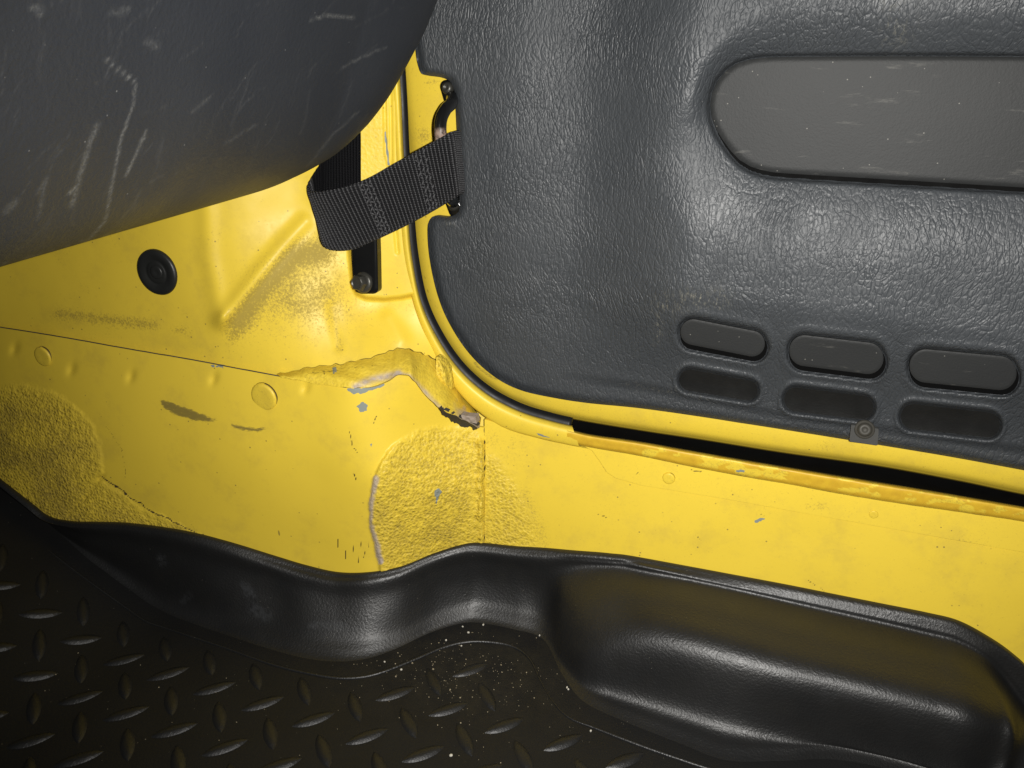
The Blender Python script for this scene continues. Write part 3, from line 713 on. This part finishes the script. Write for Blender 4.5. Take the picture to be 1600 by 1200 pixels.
trimmed('pocket_insert', pin, 4.0, lambda px, py: DOOR_Y-.0105+.0016*(1-np.clip(nearest(px, py, POCKET)[0]/7, 0, 1))**2, M['vinyl'], door, (0, .004, 0), label='flat grey vinyl insert in the long rounded door pocket')
for (a, b, h0, h1) in UPS:
    st = stadium(*a, *b, h0-.5, h1-.5)
    c = ((a[0]+b[0])/2, (a[1]+b[1])/2)
    hb = panel_base(np.array([c[0]]), np.array([c[1]]))[0]
    hl = panel_base(np.array([c[0], c[0]]), np.array([c[1]-20, c[1]+20])); sl = (hl[1]-hl[0])/40
    trimmed('slot_insert', st, 2.2, lambda px, py: DOOR_Y-(hb+sl*.5*(py-c[1]))+.0016+.0005*(1-np.clip(nearest(px, py, st)[0]/3, 0, 1))**2, M['vinyl'], door, (0, .004, 0))
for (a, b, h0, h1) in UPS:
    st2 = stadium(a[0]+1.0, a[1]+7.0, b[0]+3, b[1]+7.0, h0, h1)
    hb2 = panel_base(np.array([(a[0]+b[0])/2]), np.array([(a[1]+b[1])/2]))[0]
    trimmed('slot_gap_shade', st2, 2.2, lambda px, py: DOOR_Y-panel_base(px, py)+.0050, M['void'], door, (0, .003, 0))  # added black sheet, stands in for the shade under each slot insert
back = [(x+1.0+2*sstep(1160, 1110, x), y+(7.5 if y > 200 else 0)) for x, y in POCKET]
trimmed('pocket_gap_shade', back, 4.0, lambda px, py: DOOR_Y-.0125+.0046+blank(px), M['void'], door, (0, .003, 0))  # shade along the pocket insert's lower edge, added as a black sheet
for (a, b, h0, h1) in LOS:
    st = stadium(*a, *b, h0-2, h1-2)
    trimmed('lower_slot_insert', st, 2.2, lambda px, py: DOOR_Y-panel_base(px, py)+.0062, M['slot'], door, (0, .004, 0))
# trim screw in its clip on the panel's lower flange
tab = [(1330, 664), (1328, 692), (1371, 697), (1373, 671)]
tab = [(1330, 664), (1327, 690), (1350, 693), (1371, 696), (1373, 670), (1350, 667)]
tb = trimmed('screw_tab', tab, 2.5, lambda px, py: .4968+.0014*sstep(22, 0, np.abs(px-1350))*0, M['clip'], door, (0, .003, 0))
sc_c = at_y(1351., 671., .4964); ax_s = np.array([-.05, -1, .35])
V, F = lathe(sc_c, ax_s, [(.0062, -.001), (.0060, .0004), (.0052, .0009), (.0044, .0011), (.0042, .0024), (.0034, .0033), (.0020, .0037), (.0016, .0031), (.0001, .0030)], 28)
finish('trim_screw', V, F, M['screw'], door)

# ------------------------------------------------------------------ rubber seals
pp = spline(SEALP, 160)
yy = np.interp(np.arange(160), [0, 60, 100, 130, 159], [.4785, .4765, .4765, .480, .485])
path = at_y(pp[:, 0], pp[:, 1], yy)
V, F = tube(path, np.interp(np.arange(160), [0, 40, 90, 120, 159], [.0034, .0036, .0046, .0048, .0050]), 16, (0, 1, 0))
finish('door_seal', V, F, M['rubber'], label='thin black rubber seal curving round the door opening', cat='door seal')
g1 = spline([(884, 663), (930, 672), (1000, 681), (1225, 716), (1375, 740), (1600, 780), (1780, 812), (2150, 878)], 120)
cols = []
for off, y in ((-30, .545), (-14, .534), (2, .522), (10, .510), (18, .5005), (26, .4915), (34, .490), (42, .494)):
    cols.append(at_y(g1[:, 0], g1[:, 1]+off, np.full(120, y)))
loft('sill_seal', np.swapaxes(np.array(cols), 0, 1), M['void'], None, label='black rubber sill strip in the gap below the door', cat='sill seal', thick=(0, .004, -.002))

# ------------------------------------------------------------------ footman loop on the door edge
lp = empty('strap_loop', at_y(700., 230., .505), 'small bent black steel loop with two screwed feet on the door edge', 'strap loop')
for (x, y, nm) in ((699, 141, 'foot'), (708, 321, 'foot')):
    fp = stadium(x-1, y-6, x+3, y+13, 10.5, 9) if y < 200 else stadium(x-2, y-8, x+4, y+8, 11, 11)
    trimmed(nm, fp, 1.4, lambda px, py: .5045+.0012*(1-np.clip(nearest(px, py, fp)[0]/3, 0, 1))**2+blank(px), M['metal'], lp, (0, .005, 0))
for (x, y) in ((700, 138), (709, 321)):
    c = at_y(float(x), float(y), .5040)
    V, F = lathe(c, (-.1, -1, .25), [(.0040, -.001), (.0040, .0010), (.0034, .0024), (.0022, .0030), (.0018, .0030), (.0016, .0018), (.0001, .0018)], 24)
    finish('screw', V, F, M['bolt'], lp)
rp = [(706, 152, .503), (706, 161, .494), (697, 170, .484), (690, 184, .478), (688, 200, .475), (690, 225, .474), (694, 260, .474), (698, 292, .476), (703, 308, .485), (708, 316, .500)]
path = spline([at_y(float(a_), float(b_), c_) for a_, b_, c_ in rp], 70)
V, F = tube(path, .0040, 16, (0, 1, 0))
qx, qy = proj(V)
finish('rod', V, F, M['rod'], lp, dict(rust=sstep(198, 206, qy)*sstep(240, 225, qy)))

# ------------------------------------------------------------------ check strap
st_e = empty('check_strap', at_y(560., 330., .44), 'black ribbed nylon door check strap folded in a loop', 'check strap')
ctr = [(716, 251, .490), (706, 254, .4745), (690, 262, .470), (660, 280, .463), (620, 303, .453), (580, 323, .444), (545, 337, .437), (515, 343, .433), (498, 341, .4335), (490, 333, .4375), (494, 322, .443), (510, 310, .4450), (535, 299, .4462), (556, 292, .4462), (563, 290, .4462)]
ctr3 = spline([at_y(float(x), float(y), z) for x, y, z in ctr], 900)
ntop = [(716, 203), (706, 206), (690, 214), (660, 231), (620, 253), (580, 276), (545, 290), (515, 297), (494, 299), (482, 296), (484, 282), (504, 252), (532, 222), (556, 204), (563, 200)]
nbot = [(724, 302), (716, 306), (702, 315), (668, 335), (626, 357), (585, 376), (550, 390), (522, 391), (506, 384), (500, 372), (504, 362), (516, 352), (540, 347), (556, 340), (563, 338)]
top3 = spline([at_y(float(x), float(y), c[2]) for (x, y), c in zip(ntop, ctr)], 900); bot3 = spline([at_y(float(x), float(y), c[2]) for (x, y), c in zip(nbot, ctr)], 900)
arc = np.concatenate([[0], np.cumsum(np.linalg.norm(np.diff((top3+bot3)/2, axis=0), axis=1))])
nv = 30
vv = np.linspace(0, 1, nv)
Pm = top3[:, None]*(1-vv[None, :, None])+bot3[:, None]*vv[None, :, None]
Tn = np.gradient((top3+bot3)/2, axis=0); Wn = bot3-top3
Nn = np.cross(Tn, Wn); Nn /= np.linalg.norm(Nn, axis=1)[:, None]
if Nn[100]@(CAM-Pm[100, 15]) < 0: Nn = -Nn
rib = np.sin(arc*2*math.pi/.00245)
lump = .0004*(fbm(np.arange(900)[:, None]/14.+0*vv, vv[None]*5+0*arc[:, None], 2, 4)-.5)
edge_r = 1-(np.abs(vv-.5)*2)**10
half = .0011
hw = (half+.00062*rib)[:, None]*(.35+.65*edge_r[None])+lump
Pf = Pm+Nn[:, None]*hw[..., None]; Pb = Pm-Nn[:, None]*((half+.00035*rib)[:, None]*(.35+.65*edge_r[None]))[..., None]
ring = np.concatenate([Pf, Pb[:, ::-1]], 1)
n_, m_ = ring.shape[:2]
idx = np.arange(n_*m_).reshape(n_, m_)
F = np.concatenate([np.stack([idx[:-1, j], idx[1:, j], idx[1:, (j+1) % m_], idx[:-1, (j+1) % m_]], -1) for j in range(m_)])
along = np.repeat(arc, m_); across = np.tile(np.concatenate([vv, vv[::-1]])*.038, n_)
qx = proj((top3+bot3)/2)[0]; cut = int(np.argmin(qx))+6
nf = len(F)//m_
Fq = F.reshape(m_, nf, 4)
def sub(a0, a1, nm, mt):
    f = Fq[:, a0:a1].reshape(-1, 4); lo_ = f.min(); hi_ = f.max()+1
    return finish(nm, ring.reshape(-1, 3)[lo_:hi_], f-lo_, mt, st_e, dict(along=along[lo_:hi_], across=across[lo_:hi_]))
sub(0, cut, 'webbing', M['web']); sub(cut, nf, 'webbing_tail', M['web_shade'])  # tail is the same webbing, its shade put into a darker colour
def stitches(a0, name='stitching'):
    V = []; F = []
    for row in (-1, 0, 1):
        for k in range(13):
            u = a0+row*.0028+.0005*math.sin(k*2.1); v = .06+k*.072+(.03 if row == 0 else 0)
            if v > .96: continue
            i = int(np.searchsorted(arc, u)); i = min(max(i, 2), 896)
            c = top3[i]*(1-v)+bot3[i]*v+Nn[i]*(half+.0005)
            tdir = Tn[i]/np.linalg.norm(Tn[i]); wd = Wn[i]/np.linalg.norm(Wn[i])
            ang = .75*(1 if (k+row) % 2 else -1)
            dr = wd*math.cos(ang)+tdir*math.sin(ang)
            sd_ = np.cross(dr, Nn[i])
            b0 = len(V)
            for s_ in np.linspace(-1, 1, 5):
                hgt = .0007*(1-s_*s_)
                for q, hh in ((-1, .1), (-.5, .8), (.5, .8), (1, .1)):
                    V.append(c+dr*s_*.0014+sd_*q*.00055*(1-.5*s_*s_)+Nn[i]*hgt*hh)
            for s_ in range(4):
                for q in range(3):
                    F.append((b0+s_*4+q, b0+s_*4+q+1, b0+s_*4+q+5, b0+s_*4+q+4))
    finish(name, V, F, M['thread'], st_e)
def arc_at(x, y):
    q = np.array(proj((top3+bot3)/2)).T[:600]; return arc[np.argmin(((q-np.array([x, y]))**2).sum(1))]
stitches(arc_at(664, 278)); stitches(arc_at(586, 322))

# ------------------------------------------------------------------ strap bracket and its bolt on the hinge pillar
bk = empty('strap_bracket', at_y(568., 455., .448), 'black steel strap bracket bolted to the yellow hinge pillar', 'bracket')
bp = [(548, 345), (549, 400), (552, 448), (556, 456), (564, 459), (586, 459), (591, 455), (590, 400), (588, 345)]
def bk_depth(px, py): return cowl_Y(px, py)*0+np.interp(py, [230, 460], [.4475, .4420])+(px-570)*.00006
trimmed('plate', [tuple(p) for p in bp], 3.0, lambda px, py: bk_depth(px, py)+.0010*(1-np.clip(nearest(px, py, bp)[0]/4, 0, 1))**2, M['metal'], bk, (0, .005, 0))
bc = at_y(567., 441., .4424); axb = np.array([-.14, -1, .16])
V, F = lathe(bc, axb, [(.0073, -.001), (.0073, .0007), (.0064, .0015), (.0052, .0019)], 30); finish('washer', V, F, M['bolt'], bk)
V, F = lathe(bc, axb, [(.0056, .0010), (.0056, .0060), (.0050, .0068), (.0040, .0070), (.0034, .0064), (.0002, .0062)], 36, hexa=(0, 1, 2)); o = finish('bolt_head', V, F, M['bolt'], bk); flat_edges(o)

# ------------------------------------------------------------------ floor liner
liner = empty('floor_liner', (-.2, .33, 0), 'black moulded rubber floor liner with raised wavy wall and tread bars', 'floor liner')
def floor_z(X, Y):
    t = np.maximum(-.405-X, 0)
    return np.where(t < .06, t*t/.06*.21, .06*.21+(t-.06)*.42)
X, Yc = np.meshgrid(np.arange(-1.0, .46, .004), np.arange(.06, .45, .004), indexing='ij')
P = np.stack([X, Yc, floor_z(X, Yc)], -1); px, py = proj(P)
dust = .75*np.exp(-(np.hypot((px-730)/170, (py-1050)/75))**2)+.10*fbm(X*12, Yc*12, 3, 3)
loft('floor_sheet', P, M['tread'], liner, dict(dust=dust, scratch=blank(X)), thick=(0, 0, -.004))
# wall: each row is a section from behind the lip down to the floor
def lipY(x, y):
    q = kick_Y(np.array([float(x)]), np.array([float(y)]))[0] if x < 757 else sill_Y(np.array([float(x)]), np.array([float(y)]))[0]
    return q
SECT = []
def wall(lx, ly, foot, bulge=.0, tilt=0.0, zf=None, back=.004):
    """plain wall section: lip pixel, foot pixel on the floor"""
    Yl = lipY(lx, ly)-.0035
    L = at_y(float(lx), float(ly), Yl)
    if zf is None:
        Fp = at_z(float(foot[0]), float(foot[1]), 0.0)
        for _ in range(6): Fp = at_z(float(foot[0]), float(foot[1]), float(floor_z(Fp[0], Fp[1])))
    else: Fp = at_z(float(foot[0]), float(foot[1]), zf)
    D = Fp-L
    out = np.array([D[0], D[1], 0]); out = np.array([0, -1, 0.])
    row = [L+np.array([0, .0055, -.006]), L+np.array([0, .0030, -.0008]), L+np.array([0, .0004, 0]), L+np.array([0, -.0022, -.0016]), L+D*.10+np.array([0, -.0030, 0]),
           L+D*.30+np.array([0, .0005+bulge*.4, 0]), L+D*.55+np.array([0, .0010+bulge, 0]), L+D*.80+np.array([0, .0012+bulge*.6, 0]), L+D*.95+np.array([0, -.0005, 0.0015]), Fp+np.array([0, -.005, .0004]), Fp+np.array([0, -.014, -.0015])]
    SECT.append(row)
def block(lx, ly, under, mid, bend, low, foot, zs=(.0505, .0475, .0440, .022, .0015)):
    Yl = lipY(lx, ly)-.0035
    L = at_y(float(lx), float(ly), Yl)
    U, Mi, Be, Lo, Fo = [at_z(float(p[0]), float(p[1]), z) for p, z in zip((under, mid, bend, low, foot), zs)]
    U = at_y(float(under[0]), float(under[1]), Yl-(.0065 if 1000 <= lx < 1560 else .0035))
    if lx >= 1000 and lx < 1560:
        Mi = at_z(float(mid[0]), float(mid[1]), U[2]-.0030); Be = at_z(float(bend[0]), float(bend[1]), U[2]-.0075)
        Lo = np.array([Be[0]*.35+Fo[0]*.65, Be[1]*.60+Fo[1]*.40, .0085])
    elif 930 <= lx < 1000:
        Lo = np.array([Be[0]*.4+Fo[0]*.6, Be[1]*.55+Fo[1]*.45, .004+.0045*(lx-930)/70])
    Be = Be*.80+Mi*.10+Lo*.10
    row = [L+np.array([0, .0055, -.006]), L+np.array([0, .0030, -.0008]), L+np.array([0, .0004, 0]), L+np.array([0, -.0024, -.0014]), L*.35+U*.65+np.array([0, -.0012, .0008]),
           U*.9+Mi*.1, Mi, Be, Lo, Fo, Fo+np.array([0, -.013, -.0022])]
    SECT.append(row)
wall(-300, 522, (-284, 540)); wall(-110, 668, (-92, 690)); wall(-40, 722, (-24, 742)); wall(40, 784, (56, 806)); wall(72, 808, (92, 836)); wall(110, 816, (140, 870)); wall(150, 817, (180, 895)); wall(200, 819, (222, 922)); wall(280, 830, (268, 950)); wall(350, 847, (335, 975)); wall(425, 870, (412, 1000), .0045)
wall(475, 885, (470, 1016), .0005); wall(525, 896, (522, 1024), .0005); wall(575, 896, (575, 1021), .0005); wall(625, 887, (622, 1006), .0005); wall(675, 867, (676, 981), .0045); wall(720, 853, (722, 967), .0045); wall(750, 850, (752, 965), .0045); wall(800, 855, (806, 975), .0045); wall(850, 858, (852, 990), .0045)
block(895, 862, (892, 882), (882, 960), (880, 1010), (884, 1050), (888, 1078), (.044, .030, .016, .006, .001))
block(935, 865, (932, 885), (905, 960), (905, 1040), (906, 1068), (906, 1084), (.0495, .040, .020, .008, .001))
block(955, 867, (952, 886), (926, 945), (934, 1016), (925, 1058), (918, 1091), (.050, .047, .031, .013, .001))
block(975, 869, (972, 887), (950, 930), (962, 992), (944, 1046), (930, 1098), (.0505, .052, .041, .018, .001))
block(1010, 875, (1010, 893), (1010, 930), (1012, 988), (1002, 1052), (985, 1116))
block(1075, 887, (1075, 907), (1075, 948), (1075, 1006), (1066, 1074), (1056, 1144))
block(1150, 901, (1150, 924), (1150, 970), (1150, 1028), (1144, 1098), (1136, 1170))
block(1225, 915, (1225, 941), (1225, 990), (1225, 1049), (1222, 1110), (1218, 1172))
block(1300, 930, (1300, 958), (1300, 1008), (1302, 1068), (1300, 1122), (1298, 1170))
block(1375, 945, (1375, 975), (1377, 1026), (1380, 1088), (1378, 1140), (1376, 1183))
block(1450, 960, (1447, 992), (1453, 1044), (1460, 1108), (1458, 1160), (1452, 1204))
block(1500, 973, (1494, 1004), (1508, 1060), (1520, 1124), (1512, 1176), (1502, 1224))
block(1550, 1000, (1534, 1026), (1552, 1082), (1566, 1136), (1552, 1186), (1536, 1236), (.046, .0455, .0425, .020, .001))
block(1585, 1025, (1564, 1056), (1576, 1106), (1587, 1146), (1572, 1192), (1554, 1244), (.040, .0405, .037, .018, .001))
block(1612, 1052, (1590, 1090), (1594, 1126), (1598, 1158), (1588, 1204), (1572, 1252), (.028, .027, .023, .010, .001))
block(1680, 1140, (1650, 1170), (1640, 1190), (1640, 1215), (1630, 1240), (1620, 1280), (.012, .010, .006, .003, .001))
SC = np.array(SECT); k0 = next(i for i, r_ in enumerate(SECT) if proj(r_[2])[0] > 870)
for _ in range(3):                                         # ease the block's left shoulder into the wall
    T_ = SC.copy()
    for i in range(k0, k0+6): SC[i, 5:] = .5*T_[i, 5:]+.25*(T_[i-1, 5:]+T_[i+1, 5:])
P = net(SC, 14, 7)
px, py = proj(P)
scr = np.maximum.reduce([sstep(12, 4, dl(px, py, [(382, 916), (392, 930)]))*.8, sstep(13, 5, dl(px, py, [(396, 952), (416, 962)]))*.7, sstep(9, 4, dl(px, py, [(252, 872), (254, 878)]))*.8, sstep(8, 3, dl(px, py, [(486, 980), (500, 976), (540, 980)]))*.8, sstep(6, 2, dl(px, py, [(285, 940), (296, 930)]))*.6,
                        sstep(16, 4, dl(px, py, [(1290, 1085), (1390, 1075)]))*.25])
dust = .02+.4*np.exp(-(np.hypot((px-740)/150, (py-1000)/40))**2)+.15*fbm(px/50, py/50, 3, 4)
loft('liner_wall', P, M['liner'], liner, dict(dust=dust, scratch=scr), flip=False)
# fine raised line that frames the tread field
bl = [(-60, 756), (0, 802), (60, 848), (130, 902), (200, 952), (228, 971), (260, 982), (350, 1012), (430, 1040), (500, 1056), (545, 1060), (590, 1053), (650, 1030), (690, 1013), (725, 1004), (760, 1003), (800, 1010), (828, 1030), (845, 1065), (865, 1098), (890, 1122), (930, 1138), (1000, 1165), (1060, 1186), (1120, 1205), (1250, 1240)]
b3 = []
for x, y in spline(bl, 200):
    q = at_z(x, y, 0.)
    for _ in range(8): q = at_z(x, y, float(floor_z(q[0], q[1])))
    b3.append(q)
b3 = np.array(b3); b3[:, 2] += .0001
V, F = tube(b3, np.interp(np.arange(200), [0, 30, 70, 110, 130, 140, 160, 199], [.0010, .0010, .0010, .0014, .0012, .0004, .0012, .0012]), 8, (0, 0, 1))
finish('edge_bead', V, F, M['liner'], liner, dict(dust=np.zeros(len(V)), scratch=np.zeros(len(V))))
# tread bars
Lb, Wb, Hb = .0146, .0046, .0018
bv = []; bf = []
us = np.linspace(-1, 1, 9)
for u in us:
    wdt = Wb*(1-u*u)**.8+.0002
    hh = Hb*(1-u**4)
    bv += [(u*Lb, -wdt, -.0004), (u*Lb*.96, -wdt*.62, hh*.8), (u*Lb*.95, 0, hh), (u*Lb*.96, wdt*.62, hh*.8), (u*Lb, wdt, -.0004)]
for i in range(8):
    for j in range(4): bf.append((i*5+j, (i+1)*5+j, (i+1)*5+j+1, i*5+j+1))
bm = bpy.data.meshes.new('tread_bar'); bm.from_pydata(bv, [], bf); bm.update()
bm.polygons.foreach_set('use_smooth', np.ones(len(bm.polygons), bool)); bm.materials.append(M['bar'])
field = [(-80, 745)]+[(x, y+6) for x, y in bl[1:]]+[(1250, 1290), (-80, 1290)]
SX, SY = .0397, .0381
for i in range(-9, 14):
    for j in range(-5, 5):
        for fam in (0, 1):
            s = -.1727-i*SX+(SX/2 if fam else 0); y = .3128+j*SY+(SY/2 if fam else 0)
            x = s
            if s < -.405:                                   # rows climb the toe board at their own pitch
                t = -.405-s; x = -.405-t*(.97 if t < .06 else .93)
            z = float(floor_z(np.float64(x), y))
            qx, qy = proj(np.array([x, y, z]))
            ex, ey = proj(np.array([[x+.0095, y+.0095, z], [x-.0095, y-.0095, z], [x-.0095, y+.0095, z], [x+.0095, y-.0095, z]]))
            if qx < -60 or qx > 1350 or qy > 1255: continue
            if not inside(ex, ey, field).all(): continue
            o = bpy.data.objects.new('tread_bar', bm); col.objects.link(o); o.parent = liner
            sl = math.atan2(float(floor_z(np.float64(x-.002), y)-floor_z(np.float64(x+.002), y)), .004)
            o.location = (x-liner.location[0], y-liner.location[1], z+.0001)
            o.rotation_euler = (Matrix.Rotation(sl, 3, 'Y')@Matrix.Rotation(R(45 if fam == 0 else -45)+random.uniform(-.04, .04), 3, 'Z')).to_euler()

# ------------------------------------------------------------------ dashboard end
# section through the lower dash (x = rearward, z = up), swept outboard and rounded off beside the door
sec = [(-.42, .400), (-.36, .360), (-.315, .3395), (-.285, .3335), (-.262, .3360), (-.246, .3450), (-.234, .3590), (-.224, .3760), (-.215, .396), (-.205, .420), (-.197, .440), (-.190, .452), (-.178, .462), (-.160, .480), (-.145, .505), (-.130, .56)]
sec = spline(sec, 330)
cen = np.array([-.36, .50])
zz = sec[:, 1]
yend = np.interp(zz, [.3335, .345, .359, .373, .3915, .41, .43, .56], [.388, .408, .4225, .4325, .4425, .452, .457, .462])
yend[:76] = np.minimum(yend[:76], .388)
rows = []
u = np.concatenate([np.linspace(0, .25, 40, endpoint=False), np.linspace(.25, 1, 420), 1+np.sin(np.linspace(0, math.pi/2, 60))[1:]])
for a_ in u:
    f = min(a_, 1.0); t = max(a_-1, 0)
    y = .02+f*(yend-.062-.02)+t*.062
    k = 1-.075*(1-math.sqrt(max(0, 1-t*t)))
    q = cen+(sec-cen)*k
    dx = (.36-np.minimum(y, .36))*.10
    rows.append(np.stack([q[:, 0]+dx, y, q[:, 1]], 1))
for k in (.7, .5, .3, .1):
    q = cen+(sec-cen)*.925*k; rows.append(np.stack([q[:, 0], yend*.5+.2, q[:, 1]], 1))
P = np.array(rows)
px, py = proj(P)
fx, fy = wob(px, py, 2.2, 9, 2)
sc_l = [([(165, 92), (212, 130), (208, 165), (190, 215), (176, 280), (165, 345), (135, 378)], 2.0, .7), ([(152, 195), (140, 225), (128, 265), (113, 320)], 4, .5), ([(228, 205), (216, 235), (196, 275)], 2.2, .7), ([(108, 302), (116, 295)], 3, .8), ([(485, 30), (510, 25), (552, 26)], 2.0, .8), ([(50, 10), (65, 20)], 4, .5), ([(602, 75), (560, 92), (535, 105)], 1.5, .5), ([(480, 260), (520, 210), (560, 175)], 2, .3), ([(400, 195), (350, 225)], 2, .25), ([(330, 150), (300, 175)], 2, .3), ([(10, 330), (25, 315)], 5, .4), ([(175, 20), (200, 15)], 5, .3), ([(230, 65), (245, 72)], 5, .35), ([(60, 300), (72, 280), (60, 340)], 3, .3)]
scr = blank(px)
for k in range(70):                                       # fine hairline scratches
    x0, y0 = rng.uniform(-20, 660), rng.uniform(0, 400); L_ = rng.uniform(15, 90); an = rng.normal(-.95, .35)
    sc_l.append(([(x0, y0), (x0+L_*math.cos(an)*.5+rng.normal(0, 3), y0+L_*math.sin(an)*.5), (x0+L_*math.cos(an), y0+L_*math.sin(an))], rng.uniform(.7, 1.3), rng.uniform(.06, .22)))
for pts, wd, a_ in sc_l: scr = np.maximum(scr, a_*np.exp(-(dl(fx, fy, pts)/wd)**2))
edge_s = .5*np.exp(-(dl(fx, fy, [(0, 416), (120, 380), (205, 358)])/2.5)**2)*sstep(.5, .7, vnoise(px/8, py/8, 3))
loft('dashboard', P, M['dash'], None, dict(scratch=np.maximum(scr, edge_s)), label='scratched dark grey lower dashboard overhanging the yellow kick panel', cat='dashboard')

# ------------------------------------------------------------------ grit on the liner
ico = [(0, 0, 1), (.89, 0, .45), (.28, .85, .45), (-.72, .53, .45), (-.72, -.53, .45), (.28, -.85, .45), (.72, .53, -.45), (-.28, .85, -.45), (-.89, 0, -.45), (-.28, -.85, -.45), (.72, -.53, -.45), (0, 0, -1)]
icf = [(0, 1, 2), (0, 2, 3), (0, 3, 4), (0, 4, 5), (0, 5, 1), (1, 6, 2), (2, 7, 3), (3, 8, 4), (4, 9, 5), (5, 10, 1), (6, 7, 2), (7, 8, 3), (8, 9, 4), (9, 10, 5), (10, 6, 1), (6, 11, 7), (7, 11, 8), (8, 11, 9), (9, 11, 10), (10, 11, 6)]
def grit(name, items, mat, label):
    V = []; F = []
    for x, y, r_ in items:
        q = at_z(float(x), float(y), 0.)
        for _ in range(4): q = at_z(float(x), float(y), float(floor_z(q[0], q[1]))+r_*.4)
        b0 = len(V); s3 = rng.uniform(.7, 1.25, 3)
        V += [tuple(q+np.array(p)*r_*s3*rng.uniform(.85, 1.15)) for p in ico]
        F += [(a_+b0, b_+b0, c_+b0) for a_, b_, c_ in icf]
    finish(name, V, F, mat, None, label=label, cat='grit', kind='stuff', smooth=False)
big = [(601, 1034), (627, 1046), (732, 988), (755, 976), (723, 979), (697, 1000), (721, 1009), (843, 993), (888, 1077), (886, 1074), (923, 1142), (705, 1180)]
it = [(x, y, .0009*rng.uniform(.75, 1.15)) for x, y in big]
tiny = []
for k in range(260):
    x = rng.normal(722, 75); y = rng.normal(1052, 42)
    if y < 985+abs(x-740)*.10 or y > 1195: continue
    tiny.append((x, y, abs(rng.normal(.00010, .00018))+.00010))
for k in range(130):
    x = rng.uniform(0, 1150); y = rng.uniform(1000, 1195)
    if y < 1000+max(0, (545-abs(x-545)))*.1 or (x > 850 and y < 1130+(x-850)*.3): continue
    tiny.append((x, y, abs(rng.normal(.00013, .0001))+.00009))
grit('grit_crumbs', it, M['crumb'], 'white grit crumbs scattered on the liner beside the wall bend')
grit('sand_grains', tiny, M['grit'], 'fine tan sand sprinkled over the black floor liner')
